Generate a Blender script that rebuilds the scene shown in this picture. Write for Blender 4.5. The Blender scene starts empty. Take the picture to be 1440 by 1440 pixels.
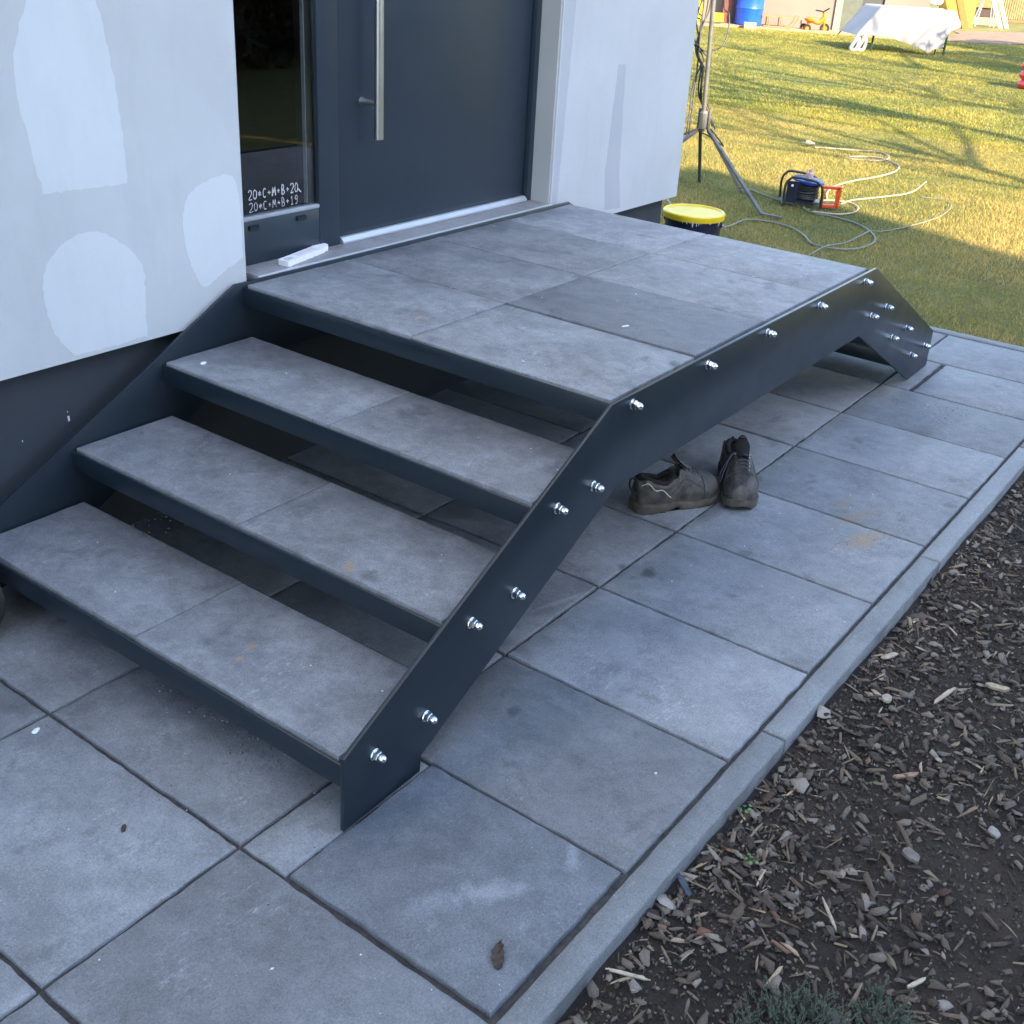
import bpy, bmesh, math, random
import numpy as np
from mathutils import Vector, Matrix, noise as mnoise
random.seed(7); np.random.seed(7)
R = math.radians
sc = bpy.context.scene
COL = sc.collection

# ------------------------------------------------------------------ camera, light
cd = bpy.data.cameras.new('camera'); cam = bpy.data.objects.new('camera', cd); COL.objects.link(cam)
yaw, pitch, roll, FPX = 0.58962, 0.44340, 0.07043, 1584.65
fw = Vector((math.cos(pitch)*math.cos(yaw), math.cos(pitch)*math.sin(yaw), -math.sin(pitch)))
rt = fw.cross(Vector((0, 0, 1))).normalized(); up = rt.cross(fw)
r2 = rt*math.cos(roll)+up*math.sin(roll); u2 = -rt*math.sin(roll)+up*math.cos(roll)
CAM = Vector((-1.0146, -0.9133, 1.5494))
cam.matrix_world = Matrix(((r2.x, u2.x, -fw.x, CAM.x), (r2.y, u2.y, -fw.y, CAM.y), (r2.z, u2.z, -fw.z, CAM.z), (0, 0, 0, 1)))
cd.sensor_width = 36; cd.sensor_fit = 'HORIZONTAL'; cd.lens = FPX/1440*36
cd.shift_x = -(756.85-720)/1440; cd.shift_y = (658.71-720)/1440
cd.clip_start = 0.02; cd.clip_end = 2000
sc.camera = cam

SUN_EL = 33.0; SUN_AZ = 200.0          # azimuth clockwise from +Y
w = bpy.data.worlds.new('World'); sc.world = w; w.use_nodes = True
wn = w.node_tree.nodes; sky = wn.new('ShaderNodeTexSky'); sky.sky_type = 'NISHITA'; sky.sun_disc = False
sky.sun_elevation = R(SUN_EL); sky.sun_rotation = R(SUN_AZ)
w.node_tree.links.new(sky.outputs[0], wn['Background'].inputs[0]); wn['Background'].inputs[1].default_value = 0.15
sl = bpy.data.lights.new('sun', 'SUN'); sl.energy = 3.4; sl.angle = R(0.5); sl.color = (1.0, 0.79, 0.50)
so = bpy.data.objects.new('sun', sl); COL.objects.link(so)
sd = Vector((math.sin(R(SUN_AZ))*math.cos(R(SUN_EL)), math.cos(R(SUN_AZ))*math.cos(R(SUN_EL)), math.sin(R(SUN_EL))))
so.rotation_euler = sd.to_track_quat('Z', 'Y').to_euler(); so.location = (0, 0, 30)
vs = sc.view_settings; vs.view_transform = 'Standard'; vs.look = 'None'; vs.gamma = 1; vs.use_curve_mapping = False
vs.exposure = 2.45
sc.render.engine = 'CYCLES'; sc.cycles.max_bounces = 8

# ------------------------------------------------------------------ materials
class NT:
    def __init__(s, name):
        s.m = bpy.data.materials.new(name); s.m.use_nodes = True
        s.t = s.m.node_tree; s.n = s.t.nodes; s.b = s.n['Principled BSDF']
    def new(s, typ, **k):
        o = s.n.new(typ)
        for a, b in k.items(): setattr(o, a, b)
        return o
    def ln(s, a, b): s.t.links.new(a, b)
    def noise(s, vec, scale, detail=4, rough=.55, dist=0.):
        o = s.new('ShaderNodeTexNoise'); o.inputs['Scale'].default_value = scale
        o.inputs['Detail'].default_value = detail; o.inputs['Roughness'].default_value = rough
        o.inputs['Distortion'].default_value = dist
        if vec is not None: s.ln(vec, o.inputs['Vector'])
        return o.outputs['Fac']
    def ramp(s, fac, stops):
        o = s.new('ShaderNodeValToRGB'); e = o.color_ramp.elements
        while len(e) < len(stops): e.new(.5)
        for i, (p, c) in enumerate(stops):
            e[i].position = p; e[i].color = (c, c, c, 1) if not isinstance(c, tuple) else (*c, 1)
        s.ln(fac, o.inputs[0]); return o.outputs[0]
    def mix(s, a, b, fac, mode='MIX'):
        o = s.new('ShaderNodeMix', data_type='RGBA', blend_type=mode)
        for sock, v in ((o.inputs[0], fac), (o.inputs[6], a), (o.inputs[7], b)):
            if isinstance(v, (int, float)): sock.default_value = v
            elif isinstance(v, tuple): sock.default_value = (*v, 1)
            else: s.ln(v, sock)
        return o.outputs[2]
    def math(s, op, a, b=0., clamp=False):
        o = s.new('ShaderNodeMath', operation=op); o.use_clamp = clamp
        for sock, v in ((o.inputs[0], a), (o.inputs[1], b)):
            if isinstance(v, (int, float)): sock.default_value = v
            else: s.ln(v, sock)
        return o.outputs[0]
    def mapping(s, vec, scale=(1, 1, 1), rot=(0, 0, 0), loc=(0, 0, 0)):
        o = s.new('ShaderNodeMapping'); o.inputs['Scale'].default_value = scale
        o.inputs['Rotation'].default_value = rot; o.inputs['Location'].default_value = loc
        s.ln(vec, o.inputs[0]); return o.outputs[0]
    def pos(s): return s.new('ShaderNodeNewGeometry').outputs['Position']
    def rand(s): return s.new('ShaderNodeObjectInfo').outputs['Random']
    def bump(s, h, dist, strength=1.):
        o = s.new('ShaderNodeBump'); o.inputs['Distance'].default_value = dist; o.inputs['Strength'].default_value = strength
        s.ln(h, o.inputs['Height']); s.ln(o.outputs[0], s.b.inputs['Normal'])
    def set(s, **k):
        for a, v in k.items():
            sock = s.b.inputs[a.replace('_', ' ')]
            if hasattr(v, 'is_linked') or hasattr(v, 'links'): s.ln(v, sock)
            elif isinstance(v, tuple): sock.default_value = (*v, 1)
            else: sock.default_value = v
        return s

def simple(name, col, rough=.6, metal=0., var=.12, scale=12., bump=0., bscale=80., **k):
    m = NT(name); p = m.pos(); n = m.noise(p, scale, 5)
    c = m.mix(tuple(x*(1-var) for x in col), tuple(min(1, x*(1+var)) for x in col), m.ramp(n, [(.3, 0.), (.7, 1.)]))
    m.set(Base_Color=c, Metallic=metal)
    rr = m.math('ADD', m.math('MULTIPLY', m.noise(p, scale*2.3, 4), .2), rough-.1, True)
    m.ln(rr, m.b.inputs['Roughness'])
    if bump: m.bump(m.noise(p, bscale, 4), bump)
    m.set(**k)
    return m.m

def concrete(name, base, light, contrast=1., stain=.5):
    m = NT(name); pos = m.pos(); rnd = m.rand()
    off = m.new('ShaderNodeCombineXYZ'); m.ln(m.math('MULTIPLY', rnd, 37.), off.inputs[0]); m.ln(m.math('MULTIPLY', rnd, 91.), off.inputs[1])
    va = m.new('ShaderNodeVectorMath', operation='ADD'); m.ln(pos, va.inputs[0]); m.ln(off.outputs[0], va.inputs[1]); p = va.outputs[0]
    n1 = m.ramp(m.noise(p, 5.0, 9, .70, .2), [(.36, 0.), (.66, 1.)])
    n2 = m.ramp(m.noise(m.mapping(p, (1, .75, 1), (0, 0, .5)), 24., 9, .82, .2), [(.40, 0.), (.66, 1.)])
    c = m.mix(base, light, m.math('ADD', m.math('MULTIPLY', n1, .55), m.math('MULTIPLY', n2, .38*contrast), True))
    # whitish scuffs, bloom and wipe marks
    sc1 = m.ramp(m.noise(m.mapping(p, (1, 2.6, 1), (0, 0, .9)), 34., 9, .85, .3), [(.545, 0.), (.64, 1.)])
    sc2 = m.ramp(m.noise(p, 5.5, 4), [(.50, 0.), (.64, 1.)])
    c = m.mix(c, tuple(x*1.45 for x in light), m.math('MULTIPLY', m.math('MULTIPLY', sc1, sc2), .85))
    scr = m.ramp(m.noise(m.mapping(p, (2.2, 34, 1), (0, 0, .55)), 5., 5, .7, .5), [(.66, 0.), (.71, 1.)])
    c = m.mix(c, tuple(x*1.4 for x in light), m.math('MULTIPLY', m.math('MULTIPLY', scr, m.ramp(m.noise(p, 7.7, 3), [(.52, 0.), (.6, 1.)])), .55))
    # darker damp blotches
    dk = m.ramp(m.noise(p, 9., 6, .62, .3), [(.30, 1.), (.40, 0.)])
    c = m.mix(c, tuple(x*.6 for x in base), m.math('MULTIPLY', dk, .55))
    ru = m.ramp(m.noise(p, 9.3, 3, .6), [(.735, 0.), (.80, 1.)])
    c = m.mix(c, (.30, .19, .11), m.math('MULTIPLY', ru, stain))
    # marks that lie at one place only: clay trodden on the slabs, damp footprints, whitish haze
    nz = m.noise(pos, 26., 8, .75)
    def spot(x, y, rx, ry, ang, colr, amt):
        mp = m.new('ShaderNodeMapping', vector_type='TEXTURE'); mp.inputs['Location'].default_value = (x, y, 0); mp.inputs['Rotation'].default_value = (0, 0, ang); mp.inputs['Scale'].default_value = (rx, ry, 9)
        m.ln(pos, mp.inputs[0]); ln_ = m.new('ShaderNodeVectorMath', operation='LENGTH'); m.ln(mp.outputs[0], ln_.inputs[0])
        f = m.math('SUBTRACT', m.math('SUBTRACT', 1.35, ln_.outputs['Value']), m.math('MULTIPLY', nz, 1.5))
        f = m.math('MULTIPLY', m.math('MULTIPLY', f, 2.2, True), amt, True)
        return m.mix(c, colr, f)
    if stain >= .4:
        for a in ((1.90, -.10, .19, .07, -.35, (.27, .195, .13), .9), (2.03, -.03, .20, .06, -.3, (.235, .19, .145), .6), (2.10, .03, .12, .04, -.2, (.25, .19, .14), .7), (2.75, .02, .25, .09, .1, (.13, .125, .12), .5), (.485, .555, .06, .025, .6, (.33, .22, .12), .7), (.30, .66, .03, .02, .3, (.33, .2, .11), .7), (.255, .645, .02, .015, .3, (.33, .2, .11), .7),
                  (1.345, .285, .055, .035, .4, (.062, .064, .068), .8), (1.33, .355, .04, .03, .4, (.062, .064, .068), .7), (.64, .215, .04, .03, .4, (.07, .074, .08), .7), (1.15, .95, .03, .02, 0, (.34, .22, .13), .6), (1.05, .86, .03, .02, 0, (.33, .22, .13), .6)): c = spot(*a)
    if name == 'dark_concrete_slab':
        for a in ((.20, -.06, .13, .05, -.75, (.30, .32, .35), .45), (.36, -.13, .10, .03, .5, (.28, .30, .33), .4), (.12, .0, .05, .12, .9, (.25, .27, .30), .35)): c = spot(*a)
    # grain, pits and pale specks
    g = m.noise(pos, 260., 5, .85)
    c = m.mix(c, m.ramp(g, [(.32, .05), (.68, .95)]), .55, 'SOFT_LIGHT')
    vo = m.new('ShaderNodeTexVoronoi'); vo.inputs['Scale'].default_value = 95; m.ln(p, vo.inputs['Vector'])
    pit = m.ramp(vo.outputs['Distance'], [(.06, 1.), (.14, 0.)])
    c = m.mix(c, (.04, .042, .045), m.math('MULTIPLY', m.math('MULTIPLY', pit, m.ramp(m.noise(p, 37., 2), [(.56, 0.), (.62, 1.)])), .7))
    vo2 = m.new('ShaderNodeTexVoronoi'); vo2.inputs['Scale'].default_value = 120; m.ln(m.mapping(p, (1, 1, 1), (0, 0, 1.1), (3, 5, 0)), vo2.inputs['Vector'])
    c = m.mix(c, (.62, .64, .66), m.math('MULTIPLY', m.math('MULTIPLY', m.ramp(vo2.outputs['Distance'], [(.07, 1.), (.15, 0.)]), m.ramp(m.noise(p, 31., 2), [(.60, 0.), (.66, 1.)])), .6))
    hv = m.new('ShaderNodeHueSaturation'); m.ln(c, hv.inputs['Color'])
    m.ln(m.math('ADD', m.math('MULTIPLY', rnd, .44), .76), hv.inputs['Value'])
    m.set(Base_Color=hv.outputs[0])
    m.ln(m.math('ADD', m.math('MULTIPLY', n1, .18), .55), m.b.inputs['Roughness'])
    h = m.math('ADD', m.math('MULTIPLY', m.noise(pos, 230., 5, .8), .7), m.math('MULTIPLY', m.noise(pos, 30., 4), 1.))
    m.bump(h, .0014, .9)
    return m.m

M = {}
M['slab'] = concrete('grey_concrete_slab', (.142, .149, .156), (.268, .278, .290), 1.3)
M['tread'] = concrete('grey_concrete_tread', (.118, .125, .135), (.272, .284, .300), 1.5)
M['darkslab'] = concrete('dark_concrete_slab', (.078, .085, .095), (.142, .153, .168), 1.6, .3)
M['kerb'] = concrete('kerb_concrete', (.150, .160, .165), (.235, .248, .255), .9, .1)
M['sill'] = concrete('stone_sill', (.20, .20, .205), (.33, .33, .34), .8, 0)
M['sand'] = simple('joint_sand', (.050, .046, .043), .95, var=.4, scale=60, bump=.004, bscale=160)
def coated(name, col, rough, dust):
    m = NT(name); p = m.pos()
    n = m.ramp(m.noise(p, 6., 8, .75, .4), [(.42, 0.), (.72, 1.)]); st = m.ramp(m.noise(m.mapping(p, (40, 40, 2.2)), 1., 6, .7), [(.5, 0.), (.8, 1.)])
    sp = m.ramp(m.noise(p, 150., 3, .8), [(.66, 0.), (.74, 1.)])
    f = m.math('ADD', m.math('MULTIPLY', m.math('MULTIPLY', n, st), dust), m.math('MULTIPLY', m.math('MULTIPLY', sp, n), dust*1.6), True)
    m.set(Base_Color=m.mix(col, (.20, .20, .20), f)); m.ln(m.math('ADD', m.math('MULTIPLY', m.noise(p, 9., 7, .7), .26), rough-.13, True), m.b.inputs['Roughness'])
    m.bump(m.noise(p, 600., 3), .00007); return m.m
M['steel'] = coated('anthracite_powder_coat', (.010, .018, .027), .33, .10)
M['door'] = coated('anthracite_door', (.021, .033, .048), .38, .12)
M['plinth'] = simple('grey_plinth_coat', (.026, .034, .044), .75, var=.1, scale=5, bump=.0006, bscale=120)
M['chrome'] = simple('stainless_bolt', (.72, .73, .75), .16, 1., var=.03)
M['brushed'] = simple('brushed_stainless', (.55, .55, .55), .32, 1., var=.03, scale=2)
M['alu'] = simple('aluminium_profile', (.55, .57, .60), .38, .6, var=.05)
M['rubber'] = simple('black_rubber', (.012, .012, .013), .6)
M['gasket'] = simple('grey_gasket', (.30, .33, .36), .5)
M['dark'] = simple('dark_interior', (.006, .006, .007), .8)
M['chalk'] = simple('white_chalk', (.55, .56, .58), .9, var=.2, scale=300)
def plaster(name, a, b):
    m = NT(name); p = m.pos()
    c = m.mix(a, b, m.ramp(m.noise(p, 2.1, 5, .6, .5), [(.35, 0.), (.65, 1.)]))
    c = m.mix(c, tuple(x*.9 for x in a), m.math('MULTIPLY', m.ramp(m.noise(m.mapping(p, (3, 1, .7)), 3., 6, .7), [(.5, 0.), (.75, 1.)]), .5))
    m.set(Base_Color=c, Roughness=.9)
    m.bump(m.math('ADD', m.noise(p, 350., 3, .8), m.math('MULTIPLY', m.noise(p, 18., 4), 1.4)), .0012)
    return m.m
M['wall'] = plaster('white_render', (.462, .485, .50), (.505, .53, .548))
M['patch'] = plaster('white_filler', (.545, .585, .612), (.575, .612, .635))
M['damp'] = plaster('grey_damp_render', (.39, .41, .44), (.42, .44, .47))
M['reveal'] = plaster('cream_reveal', (.42, .41, .39), (.47, .46, .44))
g = NT('window_glass'); g.set(Base_Color=(.9, .93, .93), Roughness=.01, IOR=1.5); g.b.inputs['Transmission Weight'].default_value = 1.; M['glass'] = g.m

def attr_mat(name, rough=.8, tr=0., bump=0., bs=200., mult=1.):
    m = NT(name); a = m.new('ShaderNodeAttribute', attribute_name='tint'); c = a.outputs['Color']
    if bump:
        n = m.noise(m.pos(), bs, 4, .7)
        c = m.mix(c, m.ramp(n, [(.3, .25), (.7, .8)]), .5, 'SOFT_LIGHT'); m.bump(n, bump)
    m.set(Base_Color=c, Roughness=rough)
    if tr:
        m.b.inputs['Subsurface Weight'].default_value = 0
        t = m.new('ShaderNodeBsdfTranslucent'); m.ln(c, t.inputs[0]); mx = m.new('ShaderNodeMixShader'); mx.inputs[0].default_value = tr
        out = m.n['Material Output']; m.ln(m.b.outputs[0], mx.inputs[1]); m.ln(t.outputs[0], mx.inputs[2]); m.ln(mx.outputs[0], out.inputs[0])
    return m.m
M['grass'] = attr_mat('grass_blade', .6, .35)
M['chip'] = attr_mat('bark_chip', .85, 0, .0012, 260.)
M['leaf'] = attr_mat('leaf_green', .6, .25)

# ------------------------------------------------------------------ mesh builder
class MB:
    def __init__(s): s.v = []; s.f = []; s.c = None
    def add(s, vs, fs):
        o = len(s.v); s.v += [tuple(x) for x in vs]; s.f += [tuple(i+o for i in f) for f in fs]; return s
    def box(s, a, b, ch=0.):
        (x0, y0, z0), (x1, y1, z1) = a, b
        if ch <= 0:
            return s.add([(x0, y0, z0), (x1, y0, z0), (x1, y1, z0), (x0, y1, z0), (x0, y0, z1), (x1, y0, z1), (x1, y1, z1), (x0, y1, z1)],
                  [(0, 3, 2, 1), (4, 5, 6, 7), (0, 1, 5, 4), (1, 2, 6, 5), (2, 3, 7, 6), (3, 0, 4, 7)])
        bm = bmesh.new(); bmesh.ops.create_cube(bm, size=1)
        for v in bm.verts: v.co = Vector(((x0+x1)/2+v.co.x*(x1-x0), (y0+y1)/2+v.co.y*(y1-y0), (z0+z1)/2+v.co.z*(z1-z0)))
        bmesh.ops.bevel(bm, geom=bm.edges[:], offset=ch, segments=2, profile=.5, affect='EDGES')
        bm.verts.index_update(); s.add([v.co[:] for v in bm.verts], [[v.index for v in f.verts] for f in bm.faces]); bm.free(); return s
    def obox(s, c, ax, ay, az, ch=0.):     # oriented box: centre, three half-axis vectors
        m = MB().box((-1, -1, -1), (1, 1, 1)); c = Vector(c); ax, ay, az = Vector(ax), Vector(ay), Vector(az)
        return s.add([c+ax*v[0]+ay*v[1]+az*v[2] for v in m.v], m.f)
    def prism(s, poly, d, flip=False):      # poly list of 3-D points, extruded by vector d
        n = len(poly); d = Vector(d); a = [Vector(p) for p in poly]
        fs = [tuple(range(n)), tuple(range(2*n-1, n-1, -1))]+[(i, i+n, (i+1) % n+n, (i+1) % n) for i in range(n)]
        if flip: fs = [tuple(reversed(f)) for f in fs]
        return s.add(a+[p+d for p in a], fs)
    def tube(s, pts, r, n=8, cap=True, closed=False):
        pts = [Vector(p) for p in pts]; N = len(pts); rs = r if isinstance(r, (list, tuple)) else [r]*N
        vs = []; prev = None
        for i, p in enumerate(pts):
            if closed: t = (pts[(i+1) % N]-pts[i-1])
            else: t = pts[min(i+1, N-1)]-pts[max(i-1, 0)]
            if t.length < 1e-9: t = Vector((0, 0, 1))
            t.normalize()
            if prev is None:
                a = Vector((0, 0, 1)) if abs(t.z) < .9 else Vector((1, 0, 0)); u = t.cross(a).normalized()
            else: u = (prev-t*prev.dot(t)).normalized() if (prev-t*prev.dot(t)).length > 1e-6 else t.orthogonal().normalized()
            prev = u; w_ = t.cross(u)
            for k in range(n):
                an = 2*math.pi*k/n; vs.append(p+(u*math.cos(an)+w_*math.sin(an))*rs[i])
        fs = []
        for i in range(N if closed else N-1):
            j = (i+1) % N
            for k in range(n): fs.append((i*n+k, i*n+(k+1) % n, j*n+(k+1) % n, j*n+k))
        if cap and not closed: fs += [tuple(range(n-1, -1, -1)), tuple(range((N-1)*n, N*n))]
        return s.add(vs, fs)
    def lathe(s, prof, c=(0, 0, 0), n=24, axis=(0, 0, 1), cap=True, jit=0.):
        ax = Vector(axis).normalized(); u = ax.orthogonal().normalized(); w_ = ax.cross(u); c = Vector(c); vs = []
        for r, z in prof:
            for k in range(n):
                an = 2*math.pi*k/n; vs.append(c+ax*z+(u*math.cos(an)+w_*math.sin(an))*(r*(1+jit*random.uniform(-1, 1))))
        fs = []
        for i in range(len(prof)-1):
            for k in range(n): fs.append((i*n+k, i*n+(k+1) % n, (i+1)*n+(k+1) % n, (i+1)*n+k))
        if cap: fs += [tuple(range(n-1, -1, -1)), tuple(range((len(prof)-1)*n, len(prof)*n))]
        return s.add(vs, fs)
    def grid(s, fn, nu, nv):
        vs = [fn(i/nu, j/nv) for j in range(nv+1) for i in range(nu+1)]
        fs = [(j*(nu+1)+i, j*(nu+1)+i+1, (j+1)*(nu+1)+i+1, (j+1)*(nu+1)+i) for j in range(nv) for i in range(nu)]
        return s.add(vs, fs)

ORG = {}
def org(o): return ORG.get(o.name, Vector((0, 0, 0))) if o else Vector((0, 0, 0))
def empty(name, loc, label=None, cat=None, group=None, kind=None, parent=None):
    o = bpy.data.objects.new(name, None); COL.objects.link(o); o.empty_display_size = .1
    o.location = Vector(loc)-org(parent); ORG[o.name] = Vector(loc)
    if parent: o.parent = parent
    return tag(o, label, cat, group, kind)
def tag(o, label=None, cat=None, group=None, kind=None, category=None):
    cat = cat or category
    for k, v in (('label', label), ('category', cat), ('group', group), ('kind', kind)):
        if v: o[k] = v
    return o
def build(mb, name, mat, parent=None, smooth=35, origin=None, **tags):
    me = bpy.data.meshes.new(name)
    vs = np.array(mb.v, dtype=float)
    if origin is None:
        lo, hi = vs.min(0), vs.max(0); origin = Vector(((lo[0]+hi[0])/2, (lo[1]+hi[1])/2, lo[2]))
    me.from_pydata((vs-np.array(origin)).tolist(), [], mb.f); me.validate(); 
    if isinstance(mat, str): mat = M[mat]
    me.materials.append(mat)
    if smooth:
        me.polygons.foreach_set('use_smooth', [True]*len(me.polygons)); me.set_sharp_from_angle(angle=R(smooth))
    bm = bmesh.new(); bm.from_mesh(me); bmesh.ops.recalc_face_normals(bm, faces=bm.faces[:]); bm.to_mesh(me); bm.free()
    o = bpy.data.objects.new(name, me); COL.objects.link(o)
    o.location = Vector(origin)-org(parent); ORG[o.name] = Vector(origin)
    if parent: o.parent = parent
    return tag(o, **tags)
def tinted(name, vs, fs, cols, mat, parent=None, smooth=False, nper=None, **tags):
    """big mesh: vs (N,3), fs (F,k) equal-size faces, cols (N,3) own colour of each vertex"""
    me = bpy.data.meshes.new(name); vs = np.asarray(vs, np.float32); fs = np.asarray(fs, np.int32); k = fs.shape[1]
    me.vertices.add(len(vs)); me.vertices.foreach_set('co', vs.ravel())
    me.loops.add(fs.size); me.loops.foreach_set('vertex_index', fs.ravel())
    me.polygons.add(len(fs)); me.polygons.foreach_set('loop_start', np.arange(0, fs.size, k, dtype=np.int32)); me.polygons.foreach_set('loop_total', np.full(len(fs), k, np.int32))
    me.update(calc_edges=True)
    a = me.color_attributes.new('tint', 'FLOAT_COLOR', 'POINT'); c4 = np.ones((len(vs), 4), np.float32); c4[:, :3] = cols; a.data.foreach_set('color', c4.ravel())
    me.materials.append(M[mat] if isinstance(mat, str) else mat)
    if smooth: me.polygons.foreach_set('use_smooth', [True]*len(fs))
    o = bpy.data.objects.new(name, me); COL.objects.link(o)
    if parent: o.parent = parent; o.location = -org(parent)
    return tag(o, **tags)
def spline(pts, n=8):
    P = [Vector(p) for p in pts]; P = [P[0]*2-P[1]]+P+[P[-1]*2-P[-2]]; out = []
    for i in range(1, len(P)-2):
        a, b, c, d = P[i-1:i+3]
        for k in range(n):
            t = k/n; out.append(.5*((2*b)+(c-a)*t+(2*a-5*b+4*c-d)*t*t+(3*b-a-3*c+d)*t**3))
    out.append(P[-2]); return out

# ------------------------------------------------------------------ ground
GR, SX, SY = -0.0177, 0.0131, -0.0148
cg, sg = math.cos(GR), math.sin(GR)
def gp(u, v, z=0.):
    x, y = cg*u-sg*v, sg*u+cg*v
    return Vector((x, y, SX*x+SY*y+z))
def gz(x, y): return SX*x+SY*y

def soilmat(name, a, b, bumpd=.01, bs=40):
    m = NT(name); p = m.pos()
    c = m.mix(a, b, m.ramp(m.noise(p, 3., 8, .7, .4), [(.35, 0.), (.68, 1.)]))
    c = m.mix(c, m.ramp(m.noise(p, 130, 4, .8), [(.3, .2), (.7, .85)]), .55, 'SOFT_LIGHT')
    m.set(Base_Color=c, Roughness=.95); m.bump(m.noise(p, bs, 6, .75), bumpd); return m.m
M['soil'] = soilmat('dark_soil', (.020, .0145, .0105), (.085, .060, .043), .018, 120)
M['dirt'] = soilmat('light_dirt', (.14, .10, .075), (.24, .17, .12))
m = NT('lawn_turf'); p = m.pos()
c = m.mix((.085, .105, .020), (.20, .18, .045), m.ramp(m.noise(p, 1.1, 6, .65, .4), [(.36, 0.), (.66, 1.)]))
c = m.mix(c, (.27, .21, .09), m.math('MULTIPLY', m.ramp(m.noise(p, 5., 6, .7), [(.5, 0.), (.72, 1.)]), .6))
c = m.mix(c, m.ramp(m.noise(p, 90., 4, .8), [(.3, .1), (.7, .9)]), .5, 'SOFT_LIGHT')
m.set(Base_Color=c, Roughness=.9); m.bump(m.noise(p, 60., 5, .8), .02); M['turf'] = m.m

build(MB().box((-300, -300, -.6), (300, 300, -.10)), 'ground', 'turf', kind='structure')
LZ = .022
def lawnz(x, y): return LZ+.012*math.sin(x*.9+1)*math.cos(y*.7)*min(1, max(0, (x-4.3)))
mb = MB()
mb.grid(lambda a, b: (lambda x, y: (x, y, lawnz(x, y)))(4.06+(a**1.6)*296, -60+b*120), 90, 90)
build(mb, 'lawn', 'turf', kind='structure', smooth=60)
mb = MB(); mb.grid(lambda a, b: (3.5+a*.56, 1.68+b*40, LZ-.004), 2, 30)
mb.grid(lambda a, b: (-60+a*64.06, -60+b*51.5, LZ-.004), 30, 20)
build(mb, 'lawn', 'turf', kind='structure', smooth=60)

# paving: an empty carrying slabs 60 x 40 laid on sand
J = .0045
paving = empty('terrace_paving', (1, .6, 0), kind='structure')
def edge_loop(u0, v0, u1, v1, jit):
    pts = []
    for (a, b, c_, d) in ((u0, v0, u1, v0), (u1, v0, u1, v1), (u1, v1, u0, v1), (u0, v1, u0, v0)):
        n = max(2, int(math.hypot(c_-a, d-b)/.025))
        for i in range(n):
            t = i/n; j = random.gauss(0, jit) if i else 0
            pts.append((a+(c_-a)*t+(j if a == c_ else 0), b+(d-b)*t+(j if b == d else 0)))
    return pts
def chipped_slab(fn, u0, v0, u1, v1, z0, z1, ch=.0032, jit=.0009):
    """slab whose arris is slightly worn; fn maps (u,v,z) to world"""
    base = edge_loop(u0, v0, u1, v1, jit); n = len(base); cu, cv = (u0+u1)/2, (v0+v1)/2
    def ins(d):
        out = []
        for (a, b) in base:
            e = d*random.uniform(.55, 1.5)
            a2 = a+(e if a < cu else -e) if min(abs(a-u0), abs(a-u1)) < .004 else a
            b2 = b+(e if b < cv else -e) if min(abs(b-v0), abs(b-v1)) < .004 else b
            out.append((a2, b2))
        return out
    rings = [(base, z0), (base, z1-ch), (ins(ch*.4), z1-ch*.35), (ins(ch), z1)]
    mb = MB(); vs = [fn(a, b, z) for r_, z in rings for a, b in r_]; fs = [tuple(range(n-1, -1, -1)), tuple(range(3*n, 4*n))]
    for k in range(3):
        for i in range(n): fs.append((k*n+i, k*n+(i+1) % n, (k+1)*n+(i+1) % n, (k+1)*n+i))
    return mb.add(vs, fs)
K, L1, L2 = -.2279, .3724, .9825
rows = [(K+.004, L1), (L1, L2), (L2, 1.60)]
cols = [-2.4+.4*i for i in range(6)]+[-.0]
cols = sorted(set([round(-.4*i, 4) for i in range(8)]+[round(.3946+.4*i, 4) for i in range(10)]))
for ri, (v0, v1) in enumerate(rows):
    for ci in range(len(cols)-1):
        u0, u1 = cols[ci], cols[ci+1]
        if ri == 2 and u1 < -.9: pass
        cut = ri == 0 and (abs(u0) < .01 or abs(u0-3.1946) < .01)
        dz = random.uniform(-.0015, .0015); tl = random.uniform(-.002, .002)
        f = lambda a, b, z, dz=dz, tl=tl, u0=u0: gp(a, b, z+dz+tl*(a-u0))
        if cut:
            first = abs(u0) < .01
            vs_ = .262
            top = .004 if first else 0
            o = build(chipped_slab(lambda a, b, z: gp(a, b, z+top), u0+J+(.004 if first else 0), v0+(.010 if first else J), u1-J, vs_-J-.012, -.042, 0), 'paving_slab', 'darkslab' if first else 'slab', paving,
                      label='darker square-cut slab in front of the stair foot' if first else 'cut slab beside the rear stair foot')
            build(chipped_slab(f, u0+J, vs_+J-.012 if first else vs_+J, u1-J, v1-J, -.042, -.001), 'paving_slab', 'slab', paving, label='narrow cut strip of slab beside the stair foot' if first else 'narrow gritty strip of slab beside the rear stair foot')
        else:
            build(chipped_slab(f, u0+J, v0+J, u1-J, v1-J, -.042, 0), 'paving_slab', 'slab', paving)
# kerb stones along the planting bed and along the lawn
for i in range(-3, 4):
    u0 = .932+i*.9975
    build(chipped_slab(gp, u0+.002, K-.058, min(u0+.9935, 4.06), K-.002, -.2, .002, .004, .0004), 'kerb_stone', 'kerb', paving)
for i in range(2):
    build(chipped_slab(gp, 4.001, K+i*.95+.002, 4.055, K+(i+1)*.95-.002, -.2, .004, .004, .0004), 'kerb_stone', 'kerb', paving)
mb = MB()
mb.grid(lambda a, b: gp(-2.9+a*6.95, K-.003+b*1.85, -.0085+.0035*mnoise.noise(Vector((a*160, b*45, 0)))), 300, 90)
build(mb, 'joint_sand', 'sand', paving, smooth=60)

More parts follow.
